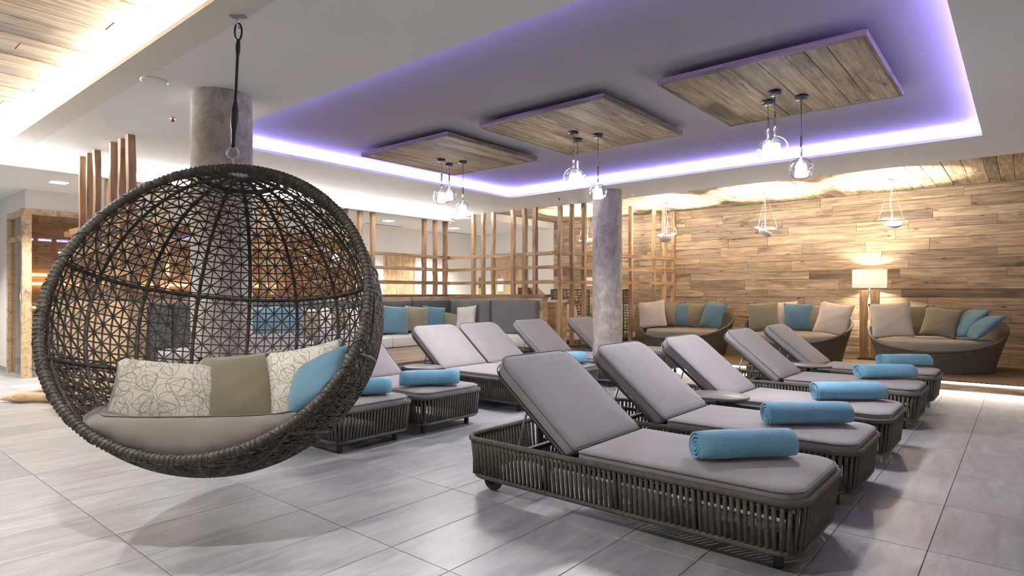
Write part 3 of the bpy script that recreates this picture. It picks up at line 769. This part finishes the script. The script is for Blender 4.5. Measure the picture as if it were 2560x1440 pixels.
bp(M_BLUE, 718, 808, -8.20, .50, -10, 16, -3, 'second blue bench cushion seen through the egg mesh')
bp(M_OLIVE, 765, 812, -8.18, .48, -10, 18, -6, 'olive bench cushion seen through the egg mesh')
bp(M_OLIVE, 838, 806, -8.2, .46, -15, 16, 4, 'olive bench cushion behind the right of the egg mesh')
bp(M_PAD, 800, 806, -8.22, .46, -15, 16, 4, 'off-white bench cushion seen through the egg mesh')
bp(M_PAD, 872, 806, -8.22, .46, -15, 16, 4, 'off-white bench cushion at the right rim of the egg chair')

# ================================================================== EGG CHAIR
EC = Vector((-3.256, 1.510, 1.081)); ER = .814; EN = Vector((.6407, -.6575, .3965)).normalized(); EK = .23
egg = thing('hanging_egg_chair', 'large dark rattan hanging egg chair with round opening', 'hanging chair', EC)
up = (Vector((0, 0, 1)) - EN * EN.z).normalized(); side = EN.cross(up)
rr = math.sqrt(ER ** 2 - EK ** 2)
rimtop = EN * EK + up * rr
ax = (rimtop.normalized() * .985 - EN * .10).normalized()
e1 = (EN - ax * EN.dot(ax)).normalized(); e2 = ax.cross(e1)
def SP(th, ph, R=ER): return (ax * math.cos(th) + (e1 * math.cos(ph) + e2 * math.sin(ph)) * math.sin(th)) * R
def inside(p, mrg=0.0): return p.dot(EN) < EK + mrg
# rim ring, wrapped
RIMR = .023
circ = [EN * EK + (up * math.cos(2 * PI * i / 120) + side * math.sin(2 * PI * i / 120)) * rr for i in range(120)]
rimo = MB().tube(circ, RIMR, 12, True).build('rim_ring', M_RATTAN, egg, True)
wr = MB()
for k in range(2):
    pts = []; turns = (210, 34)[k]; nn = turns * (7, 12)[k]
    for i in range(nn):
        a = 2 * PI * i / nn; b = (1 if k == 0 else -1) * turns * a + k
        rad = up * math.cos(a) + side * math.sin(a)
        pts.append(EN * EK + rad * rr + (rad * math.cos(b) + EN * math.sin(b)) * (RIMR + .002))
    wr.tube(pts, (.0036, .0030)[k], 4, True)
tag(wr.build('rim_wrapping', M_RATTAN, egg, True), kind='stuff')
NR = 16
for i in range(NR):
    ph = 2 * PI * (i + .5) / NR; pts = []
    for k in range(64):
        th = math.radians(4 + k * 2.75)
        p = SP(th, ph)
        if inside(p, -.01): pts.append(p)
        elif pts and len(pts) > 3: break
        else: pts = []
    if len(pts) > 3: MB().tube(pts, .0115, 8).build('rib', M_RATTAN, egg, True)
for thd in (15, 72, 107, 138):
    th = math.radians(thd); n = 120; seq = [SP(th, 2 * PI * i / n) for i in range(n)]; keep = [inside(p, -.005) for p in seq]
    if all(keep): MB().tube(seq, .0125, 8, True).build('hoop', M_RATTAN, egg, True); continue
    st = next((i for i in range(n) if keep[i] and not keep[i - 1]), None)
    if st is None: continue
    run = []
    for i in range(n):
        if keep[(st + i) % n]: run.append(seq[(st + i) % n])
        else: break
    if len(run) > 2: MB().tube(run, .0125, 8).build('hoop', M_RATTAN, egg, True)
# open star weave
wv = MB(); dth = .054 / ER
def strand(a, b, r=.0050):
    if not (inside(a, .01) and inside(b, .01)): return
    d = b - a; t = d.normalized(); nrm = ((a + b) / 2).normalized(); u = t.cross(nrm).normalized()
    q = [];
    for p in (a, b):
        q.append([p + (u * math.cos(k * PI / 2 + PI / 4) + nrm * math.sin(k * PI / 2 + PI / 4)) * r for k in range(4)])
    wv.loft(q, False, False)
rows = []
th = math.radians(6); rw = random.Random(3)
while th < math.radians(176):
    per = max(1, round(2 * PI * math.sin(th) / NR / dth)); rows.append((th, per)); th += dth
def node(i, j):
    th, per = rows[i]; n = per * NR
    return SP(th, 2 * PI * (j / n + .5 / NR))
for i, (th, per) in enumerate(rows):
    n = per * NR
    for j in range(n):
        a = node(i, j); strand(a, node(i, (j + 1) % n))
        if i + 1 < len(rows):
            n2 = rows[i + 1][1] * NR
            j2 = round(j * n2 / n) % n2
            strand(a, node(i + 1, j2))
            k2 = round((j + 1) * n2 / n) % n2
            if (i + j) % 2 == 0: strand(a, node(i + 1, k2))
            else: strand(node(i, (j + 1) % n), node(i + 1, j2))
            if (i % 2 == 0): pass
for k in range(5200):      # dense random binding on the underside
    th = math.radians(rw.uniform(104, 176)); ph = rw.uniform(0, 2 * PI); a = SP(th, ph, ER + .006)
    an = rw.uniform(-.8, .8) + (PI if rw.random() < .5 else 0); L = rw.uniform(.06, .16)
    dth2 = L * math.sin(an) / ER * .55; dph = L * math.cos(an) / ER / max(.15, math.sin(th))
    strand(a, SP(min(th + dth2, 3.1), ph + dph, ER + .006), .0034)
tag(wv.build('open_weave', M_RATTAN, egg), kind='stuff')
# seat pad filling the bowl
pm = MB(); n1, n2 = 168, 12
Rp = ER - .022
hn = Vector((EN.x, EN.y, 0)).normalized(); hs = Vector((-hn.y, hn.x, 0))
ZT = .560 - EC.z
def pad_top(a, b): return ZT + .05 * (b / .66) ** 2
rings = []
outline = []
for i in range(n1):
    a = 2 * PI * i / n1
    d = hn * math.cos(a) + hs * math.sin(a)
    r = math.sqrt(max(.01, Rp ** 2 - (ZT + .03) ** 2))
    lim = (EK - .03 - ZT * EN.z) / math.sqrt(EN.x ** 2 + EN.y ** 2)      # front limit along hn
    if math.cos(a) > 1e-6: r = min(r, lim / math.cos(a))
    outline.append((d, r))
def ring_top(f, dz):
    return [d * (r * f) + Vector((0, 0, pad_top(0, (d * r * f).dot(hs)) + dz + crest(f) * max(0, d.dot(hn)) ** .6)) for d, r in outline]
def crest(f): return {.97: .030, .90: .050, .78: .045, .62: .018}.get(f, 0.0)
bot = []
for lev in (1.0, .9, .75, .55, .3, .1):
    rg = []
    for d, r in outline:
        p = d * r * lev; z = -math.sqrt(max(.0, Rp ** 2 - (r * lev) ** 2))
        rg.append(Vector((p.x, p.y, z)))
    bot.append(rg)
front = []
# mid ring pushes the front face out along the opening, inside the bowl
mid = []; midb = []
for d, r in outline:
    f = max(0, d.dot(hn)); zt = pad_top(0, (d * r).dot(hs))
    z = zt * .55 + -.55 * .45; p = d * r
    def clampn(p, z):
        q = Vector((p.x, p.y, z)); ex = q.dot(EN) - (EK - .012)
        rmax = math.sqrt(max(.01, Rp ** 2 - z * z)); h = Vector((q.x, q.y, 0))
        lim2 = ((EK - .012) - z * EN.z) / math.hypot(EN.x, EN.y)
        rad = rmax
        if d.dot(hn) > 1e-6: rad = min(rmax, lim2 / d.dot(hn))
        return d * rad + Vector((0, 0, z))
    mid.append(clampn(p, zt + .004)); midb.append(clampn(p, zt - .04))
low = []
for zz in (-.605, -.65, -.70, -.745, -.78):
    rg = []
    for d, r in outline:
        rmax = math.sqrt(max(.0004, Rp ** 2 - zz * zz)); lim2 = ((EK - .012) - zz * EN.z) / math.hypot(EN.x, EN.y); rad = rmax
        if d.dot(hn) > 1e-6: rad = min(rmax, lim2 / d.dot(hn))
        rg.append(d * rad + Vector((0, 0, zz)))
    low.append(rg)
rings = low[::-1] + [midb, mid, ring_top(.97, .012), ring_top(.90, .014), ring_top(.78, .008), ring_top(.62, .0), ring_top(.35, -.005), ring_top(.05, -.005)]
# soft wrinkles across the front face
wr_r = []
for rg in rings:
    o = []
    for i, p in enumerate(rg):
        b = p.dot(hs); f = max(0, p.normalized().dot(hn))
        o.append(p * (1 - .016 * f * (.5 + .5 * math.sin(46 * b + 2.5 * math.sin(9 * b + 1))) ** 3))
    wr_r.append(o)
pm.loft(wr_r); pm.build('seat_pad', M_EGGPAD, egg, True)
pl = [p + Vector((0, 0, .003)) for p in ring_top(.90, .014)]
MB().tube(pl, .0035, 6, True).build('pad_piping', M_PIPING, egg, True)
# hanging hardware
top_w = EC + rimtop + up * 0
hang = Vector((-3.247, 1.572, CZ)) - EC
ringc = rimtop + Vector((0, 0, .085))
MB().tube([ringc + (RT * math.cos(2 * PI * i / 24) + Vector((0, 0, 1)) * math.sin(2 * PI * i / 24)) * .033 for i in range(24)], .0045, 8, True).build('steel_ring', M_STEEL, egg, True)
MB().tube([rimtop + Vector((0, 0, -.02)) - EN * .02, rimtop + Vector((0, 0, .055))], .006, 8).build('ring_shackle', M_STEEL, egg, True)
r0 = ringc + Vector((0, 0, .03)); r1 = hang + Vector((0, 0, -.13))
d = r1 - r0
rp = [r0 + d * (i / 20) for i in range(21)]
MB().tube(rp, [.010, .012, .013, .015, .019, .022, .019, .021, .013] + [.0085] * 9 + [.013, .013, .010], 10).build('rope', M_BLACK, egg, True)
loop = MB().tube([r1 + RT * (.019 * math.sin(2 * PI * i / 20)) + Vector((0, 0, .045 - .045 * math.cos(2 * PI * i / 20))) for i in range(20)], .0055, 8, True); loop.build('rope_loop', M_BLACK, egg, True)
MB().tube([hang + Vector((0, 0, -.045)) + (FW * math.cos(2 * PI * i / 20) * .014 + Vector((0, 0, .028 * math.sin(2 * PI * i / 20)))) for i in range(20)], .004, 8, True).build('eye_hook', M_STEEL, egg, True)
MB().box(-.04, .04, -.02, .02, -.006, 0).build('ceiling_plate', M_STEEL, egg, loc=hang, rot=(0, 0, YAW))
GE = 'cushions in the egg chair'
pillow(M_LEAF, at(415, 988, 3.12), .54, -36, 24, -6, 'large leaf-print cushion at the left of the egg chair', GE, th=.17, sy=.37)
pillow(M_OLIVE, at(602, 978, 3.22), .42, -38, 22, 5, 'plain olive cushion in the middle of the egg chair', GE, th=.16)
pillow(M_LEAF, at(766, 956, 3.17), .40, -50, 20, 12, 'leaf-print cushion propped behind the blue one in the egg chair', GE, th=.15)
pillow(M_BLUE, at(792, 955, 3.03), .34, -88, 38, 32, 'blue cushion tucked against the right rim of the egg chair', GE, th=.15)

bpy.context.view_layer.update()
for o in [o for o in COL.objects if o.get('group') == GE]:        # cushions squash against the shell
    Mi = o.matrix_world.inverted()
    for v in o.data.vertices:
        wv_ = o.matrix_world @ v.co - EC
        if wv_.length > .79: v.co = Mi @ (EC + wv_.normalized() * .79)

# ================================================================== CEILING PANELS AND GLOBES
GP = 'suspended timber ceiling panels'
for (x0, x1, lab) in ((-5.72, -4.33, 'timber board panel under the recess ceiling, farthest left of three'), (-3.90, -2.55, 'middle timber board panel under the recess ceiling'), (-2.09, -.72, 'timber board panel under the recess ceiling, nearest and largest in view')):
    cx, cy, w_, l_ = (x0 + x1) / 2, 4.90, x1 - x0, 1.46
    t = thing('ceiling_panel', lab, 'ceiling panel', (cx, cy, 2.75), 0, GP)
    MB().box(-w_ / 2 + .12, w_ / 2 - .12, -l_ / 2 + .12, l_ / 2 - .12, .04, RZ - 2.75).build('backing_frame', M_METAL, t)
    for sy in (-1, 1): board('edge_board', w_, .045, .022, M_PANELEDGE, t, (0, sy * (l_ / 2 - .011), .0225), (PI / 2, 0, 0))
    for sx in (-1, 1): board('edge_board', l_ - .044, .045, .022, M_PANELEDGE, t, (sx * (w_ / 2 - .011), 0, .0225), (PI / 2, 0, PI / 2))
    x = -w_ / 2 + .022
    while x < w_ / 2 - .03:
        wd = min(RND.uniform(.11, .21), w_ / 2 - .022 - x)
        if w_ / 2 - .022 - x - wd < .05: wd = w_ / 2 - .022 - x
        board('plank', l_ - .046, wd - .002, .02, M_PANELWOOD, t, (x + wd / 2, 0, .010 + RND.uniform(0, .004)), (0, 0, PI / 2)); x += wd
GG = 'clear glass globe pendants'
def globe(cx, cy, gz, r, lab):
    t = thing('globe_pendant', lab, 'pendant lamp', (cx, cy, 2.75), 0, GG)
    z = gz - 2.75
    MB().lathe([(.001, 0), (.045, 0), (.047, -.004), (.047, -.024), (.043, -.028), (.001, -.028)], 28).build('canopy', M_BLACK, t, True)
    top = z + r
    MB().tube([(0, 0, -.028), (0, 0, top + .15)], .0028, 6).build('cord', M_BLACK, t, True)
    MB().tube([(0, 0, top + .165), (0, 0, top - .02)], .009, 12).build('metal_rod', M_CHROME, t, True)
    gl = [(max(.001, r * math.sin(PI * i / 22)), z + r * math.cos(PI * i / 22)) for i in range(1, 19)]
    MB().lathe(gl, 36).build('glass_globe', M_GLASS, t, True)
    MB().lathe([(.010, z + r * .97), (.014, z + r * .82), (.028, z + r * .62), (.034, z + r * .38)], 24).build('bulb_neck', M_PAPER, t, True)
    MB().lathe([(.034, z + r * .38), (.040, z + r * .1), (.048, z - r * .62), (.046, z - r * .70), (.001, z - r * .72)], 24, cap0=True).build('frosted_bulb', E_BULB, t, True)
    ld = bpy.data.lights.new('globe_light', 'SPOT'); ld.energy = GLOBE_W; ld.spot_size = math.radians(168); ld.spot_blend = .35; ld.color = (1.0, .965, .95); ld.shadow_soft_size = .045
    link('globe_light', ld, t, (0, 0, z - r * .76))
PG = [(-1.46, 4.87, 2.311, .098, 'largest clear globe pendant in front of the nearest timber panel'), (-1.334, 5.109, 2.179, .087, 'lowest globe pendant of the trio nearest the camera'),
      (-1.574, 5.073, 2.366, .087, 'globe pendant half hidden behind the largest globe'),
      (-3.299, 4.848, 2.313, .098, 'large globe pendant of the middle trio'), (-3.166, 5.072, 2.186, .085, 'lower right globe pendant of the middle trio'), (-3.418, 5.095, 2.38, .080, 'globe pendant behind the large one of the middle trio'),
      (-5.136, 4.86, 2.324, .098, 'large globe pendant of the farthest trio'), (-5.237, 5.079, 2.38, .085, 'globe pendant behind the large one of the farthest trio'), (-5.02, 5.09, 2.195, .085, 'lowest globe pendant of the farthest trio')]
for a in PG: globe(*a)

# ================================================================== SPIRAL PENDANTS OVER THE DAYBEDS
GS = 'spiral disc uplight pendants'
def spiral(x, y, rz, lab, zc=2.27):
    t = thing('spiral_pendant', lab, 'pendant lamp', (x, y, WZ), rz, GS)
    z = zc - WZ
    MB().lathe([(.001, 0), (.04, 0), (.04, -.022), (.001, -.022)], 20).build('canopy', M_STEEL, t, True)
    # flat outer ring, broad on one side, spiralling down into a shallow bowl
    m = MB(); n = 60; A = []; B = []; Cc = []
    for i in range(n + 1):
        a = 2 * PI * i / n * .97; f = i / n
        ro = .175; ri_ = .112 - .03 * f
        A.append((ro * math.cos(a), ro * math.sin(a), z + .02 * math.sin(a))); B.append((ri_ * math.cos(a), ri_ * math.sin(a), z + .02 * math.sin(a) + .006))
        Cc.append((ri_ * math.cos(a), ri_ * math.sin(a), z + .02 * math.sin(a) + .010))
    A2 = [(p[0], p[1], p[2] + .004) for p in A]
    for q0, q1 in ((A, B), (B, Cc), (Cc, A2), (A2, A)):
        nst = len(m.v); m.v += q0 + q1; m.ring_faces(nst, nst + n + 1, n + 1, False)
    m.build('outer_ring', M_WHITEMET, t, True)
    tl = Matrix.Rotation(math.radians(24), 3, 'X')
    bm_ = MB().lathe([(.001, -.105), (.070, -.100), (.102, -.084), (.120, -.055), (.126, -.030), (.122, -.030), (.116, -.054), (.098, -.080), (.068, -.095), (.001, -.100)], 36)
    bm_.v = [tuple(tl @ Vector((v[0] * .92, v[1] * .92, v[2] * .8)) + Vector((.02, -.02, z - .035))) for v in bm_.v]; bm_.build('bowl', M_WHITEMET, t, True)
    MB().tube([(-.03, 0, z - .045), (.03, 0, z - .045)], .008, 10).build('lamp_tube', E_HALO, t, True)
    for k in range(3):
        a = 2 * PI * k / 3 + .4; MB().tube([(.012 * math.cos(a), .012 * math.sin(a), -.02), (.178 * math.cos(a), .178 * math.sin(a), z + .01)], .0016, 5).build('suspension_wire', M_STEEL, t)
    MB().tube([(0, 0, -.02), (.012, 0, z * .3), (-.012, .01, z * .6), (.016, 0, z * .85), (0, 0, z - .03)], .004, 6).build('power_cable', M_WHITEMET, t, True)
    ld = bpy.data.lights.new('spiral_uplight', 'SPOT'); ld.energy = SPIRAL_W; ld.color = (1, .91, .77); ld.shadow_soft_size = .01; ld.spot_size = math.radians(122); ld.spot_blend = .06
    link('spiral_uplight', ld, t, (0, 0, z + .015), (PI, 0, 0))
    ld = bpy.data.lights.new('spiral_glow', 'POINT'); ld.energy = SPIRAL_W * .17; ld.color = (1, .91, .77); ld.shadow_soft_size = .04
    link('spiral_glow', ld, t, (0, 0, z + .05))
spiral(-1.463, 10.22, .3, 'white spiral uplight over the far right daybed')
spiral(-3.21, 10.22, 2.2, 'grey-bottomed spiral uplight left of the far right one')
spiral(-4.93, 10.22, 4.0, 'spiral uplight seen beside the lattice posts')
spiral(-6.62, 10.22, 5.2, 'spiral uplight half hidden behind the far pillar')

# floor lamp
fl_ = thing('floor_lamp', 'floor lamp with white drum shade on split timber slab legs', 'floor lamp', (-1.87, 11.02, .17))
MB().lathe([(.236, 1.135), (.240, 1.135), (.240, 1.415), (.236, 1.415), (.236, 1.135)], 48).build('lamp_shade', None, fl_, True)
sh = bpy.data.objects['lamp_shade']
ms, nt, b = _new('translucent_shade'); b.inputs['Base Color'].default_value = (.82, .80, .76, 1); b.inputs['Roughness'].default_value = .9
out = [n for n in nt.nodes if n.type == 'OUTPUT_MATERIAL'][0]; tr_ = nt.nodes.new('ShaderNodeBsdfTranslucent'); tr_.inputs[0].default_value = (.88, .85, .80, 1)
mx = nt.nodes.new('ShaderNodeMixShader'); mx.inputs[0].default_value = .42; nt.links.new(b.outputs[0], mx.inputs[1]); nt.links.new(tr_.outputs[0], mx.inputs[2]); nt.links.new(mx.outputs[0], out.inputs[0])
sh.data.materials.append(ms)
for sx in (-1, 1):
    m = MB(); rings = []
    for i in range(12):
        z = 1.09 * i / 11; wob = .018 * math.sin(i * 1.7 + sx); inner = max(.004, .012 + .016 * (1 - abs(i / 11 - .6)) + wob * .5)
        if i == 11: inner = .0
        rings.append([(sx * inner, -.028, z), (sx * .135, -.028, z), (sx * .135, .028, z), (sx * inner, .028, z)])
    m.loft(rings); m.build('slab_leg', M_LATTICE_Z, fl_)
MB().box(-.15, .15, -.12, .12, 0, .02).build('foot_plate', M_METAL, fl_)
MB().tube([(0, 0, 1.05), (0, 0, 1.26)], .008, 8).build('stem', M_STEEL, fl_, True)
MB().lathe([(.001, 1.33), (.028, 1.31), (.032, 1.28), (.02, 1.245), (.012, 1.235)], 16).build('bulb', E_HALO, fl_, True)
ld = bpy.data.lights.new('floor_lamp_light', 'POINT'); ld.energy = FLOORLAMP_W; ld.color = (1, .86, .66); ld.shadow_soft_size = .04
link('floor_lamp_light', ld, fl_, (0, 0, 1.275))

# ================================================================== SMALL CEILING FITTINGS
GD = 'square recessed downlights'
for p, lab in (((-9.92, 7.90), 'square downlight in the corridor above the pine door'), ((-9.92, 9.77), 'square downlight in the corridor near its end'), ((-9.90, 2.36), 'square downlight near the glazed oak room'), ((-9.92, 4.6), 'square downlight in the corridor behind the egg chair'), ((-11.7, .6), 'added fill downlight in front of the white wall beside the glazed room'), ((-9.9, -.6), 'added fill downlight in the corridor left of the picture')):  # last two are out of view, added to brighten the left wall
    t = thing('downlight', lab, 'downlight', (p[0], p[1], CZ), 0, GD)
    MB().box(-.11, .11, -.11, .11, -.008, 0).build('trim_frame', M_WHITEMET, t); MB().box(-.085, .085, -.085, .085, -.012, -.006).build('light_face', E_DOWN, t)
    ld = bpy.data.lights.new('downlight_beam', 'SPOT'); ld.energy = DOWN_W; ld.spot_size = math.radians(120); ld.spot_blend = .6; ld.color = (1, .95, .88); ld.shadow_soft_size = .08
    link('downlight_beam', ld, t, (0, 0, -.02))
for p, lab in (((-10.62, 8.35), 'long slot vent in the corridor ceiling above the pine door'), ((-10.65, 10.7), 'long slot vent at the end of the corridor ceiling')):
    t = thing('slot_vent', lab, 'vent', (p[0], p[1], CZ)); MB().box(-.05, .05, -.5, .5, -.006, 0).build('vent_frame', M_WHITEMET, t)
    for k in (-1, 1): MB().box(k * .02 - .012, k * .02 + .012, -.48, .48, -.008, -.004).build('vent_slot', M_BLACK, t)
t = thing('ceiling_speaker', 'round white ceiling speaker near the timber ceiling edge', 'speaker', (-4.677, 1.667, CZ))
MB().lathe([(.085, 0), (.088, -.006), (.078, -.012), (.072, -.010)], 36).build('bezel', M_WHITEMET, t, True); MB().lathe([(.001, -.011), (.073, -.011)], 36).build('grille', M_CEIL, t, True)
for p, m_, lab in (((-5.556, 2.124), plain('sprinkler_red', (.35, .03, .03), .4), 'small red sprinkler head beside the near pillar top'), ((-5.562, 7.775), M_BLACK, 'small black sensor on the ceiling left of the far pillar')):
    t = thing('ceiling_sensor', lab, 'sensor', (p[0], p[1], CZ)); MB().lathe([(.001, 0), (.022, 0), (.022, -.004), (.001, -.006)], 16).build('rosette', M_STEEL, t, True); MB().lathe([(.007, -.004), (.012, -.02), (.012, -.032), (.001, -.036)], 12).build('sensor_body', m_, t, True)
t = thing('round_vent', 'round flush vent on the ceiling right of the far pillar', 'vent', (-4.595, 8.186, CZ)); MB().lathe([(.001, -.004), (.055, -.004), (.075, -.008), (.08, 0)], 28).build('vent_cover', M_WHITEMET, t, True)

for p, lab in [((x, .30), lab) for x, lab in ((-6.6, 'added fill downlight in the timber ceiling, farthest left of its row'), (-4.5, 'added fill downlight in the timber ceiling left of the egg chair'), (-2.3, 'added fill downlight in the timber ceiling in front of the egg chair'))]:  # unseen fill lights, added to lift the dark front floor
    t = thing('fill_downlight', lab, 'downlight', (p[0], p[1], WZ), 0, 'added fill downlights in the timber ceiling')
    MB().lathe([(.062, -.006), (.062, .0), (.05, .0), (.048, -.004), (.062, -.006)], 28).build('bezel', M_STEEL, t, True); MB().lathe([(.001, -.002), (.05, -.002)], 28).build('lens', E_DOWN, t, True)
    ld = bpy.data.lights.new('fill_downlight_beam', 'SPOT'); ld.energy = FILL_W; ld.spot_size = math.radians(125); ld.spot_blend = .5; ld.color = (1, .985, .96); ld.shadow_soft_size = .05
    link('fill_downlight_beam', ld, t, (0, 0, -.01))
# ================================================================== OBJECTS BEHIND THE FAR LATTICE
def cocoon(x, y, rz, lab):
    t = thing('cocoon_chair', lab, 'chair', (x, y, 0), rz, 'high-backed woven chairs')
    m = MB(); nu, nv = 17, 22; rn = random.Random(int(x * 100))
    def Q(i, j):
        a = PI * (.5 + (i / nu)) ; r = .36
        ja, jz = (rn2[(i, j)] if 0 < i < nu and 0 < j < nv else (0, 0))
        return Vector((r * math.cos(a + ja) + .05, .40 * math.sin(a + ja) * 1.0, .12 + 1.16 * j / nv + jz))
    rn2 = {(i, j): (rn.uniform(-.06, .06), rn.uniform(-.02, .02)) for i in range(nu + 1) for j in range(nv + 1)}
    for i in range(nu + 1):
        for j in range(nv + 1):
            if i < nu and (j % 1 == 0): m.tube([Q(i, j), Q(i + 1, j)], .008, 4)
            if j < nv: m.tube([Q(i, j), Q(i, j + 1)], .007, 4)
    tag(m.build('woven_shell', M_RATTAN, t), kind='stuff')
    edge = [Q(0, j) for j in range(nv + 1)] + [Q(i, nv) for i in range(1, nu + 1)] + [Q(nu, j) for j in range(nv - 1, -1, -1)]
    MB().tube(edge, .014, 8).build('shell_frame', M_RATTAN, t, True)
    pad_mesh(-.30, .32, -.33, .33, .45, .12, [.1] * 4).build('seat_cushion', M_PAD, t, True)
    MB().lathe([(.28, 0), (.30, .33)], 24, cap0=True, cap1=True).build('base', M_RATTAN, t, True)
    pad_mesh(-.25, .25, -.28, .28, .06, .12, [.1] * 4).build('back_cushion', M_CREAM, t, True, loc=(-.20, 0, .74), rot=(0, math.radians(75), 0))
cocoon(-6.72, 9.75, math.radians(-25), 'open woven high-back chair left of the far pillar')
cocoon(-6.30, 10.75, math.radians(-120), 'open woven high-back chair right of the far pillar')
t = thing('reading_stand', 'slant-topped timber stand behind the end of the bench', 'stand', (-7.05, 9.0, 0), .1)
MB().box(-.20, .22, -.16, .16, 0, 1.10).build('body', M_DOORW, t); m = MB(); m.loft([[(-.22, -.17, 1.12), (.28, -.17, 1.10), (.28, .17, 1.10), (-.22, .17, 1.12)], [(-.22, -.17, 1.32), (.02, -.17, 1.32), (.02, .17, 1.32), (-.22, .17, 1.32)]]); m.build('sloping_top', M_DECK, t)
MB().box(-.21, .01, -.15, .15, 1.32, 1.326).build('paper', M_PAPER, t)
t = thing('timber_cabinet', 'small timber cabinet with white top behind the lattice', 'cabinet', (-6.62, 9.15, 0))
MB().box(-.12, .12, -.18, .18, 0, 1.05).build('body', M_DOORW, t); MB().box(-.13, .13, -.19, .19, 1.05, 1.09).build('top', M_WHITEMET, t)
t = thing('picture_frame', 'small yellow plant picture in frame beyond the lattice', 'picture', (-10.56, YW - .02, 1.30))
MB().box(-.09, .09, -.012, .012, -.32, .32).build('frame', M_OAK, t); MB().box(-.075, .075, -.016, -.012, -.20, .05).build('print', plain('yellow_print', (.55, .42, .06), .6, var=.3), t); MB().box(-.075, .075, -.016, -.012, .05, .30).build('plant_print', plain('plant_print', (.16, .15, .05), .6, var=.8, scale=40), t); MB().box(-.075, .075, -.016, -.012, -.30, -.20).build('caption_strip', M_PAPER, t)
t = thing('wall_notice', 'white notice panel on the board wall behind the lattice', 'notice', (-7.35, YW - .02, 1.47)); MB().box(-.14, .14, -.01, .0, -.09, .09).build('sheet', M_PAPER, t); MB().box(-.15, .15, -.006, .004, -.10, .10).build('frame', M_OAK, t)
t = thing('driftwood', 'pale gnarled driftwood piece on the floor left of the egg chair', 'driftwood', (-8.45, 1.72, 0), math.radians(38))
MB().tube([(-.30, 0, .035), (-.18, .02, .05), (-.05, -.02, .06), (.10, .02, .06), (.26, 0, .055), (.42, .03, .05)], [.012, .045, .06, .05, .055, .02], 10).build('trunk', M_OAK, t, True)
MB().tube([(-.05, 0, .07), (.06, .08, .11), (.18, .14, .13)], [.035, .025, .01], 8).build('branch', M_OAK, t, True)
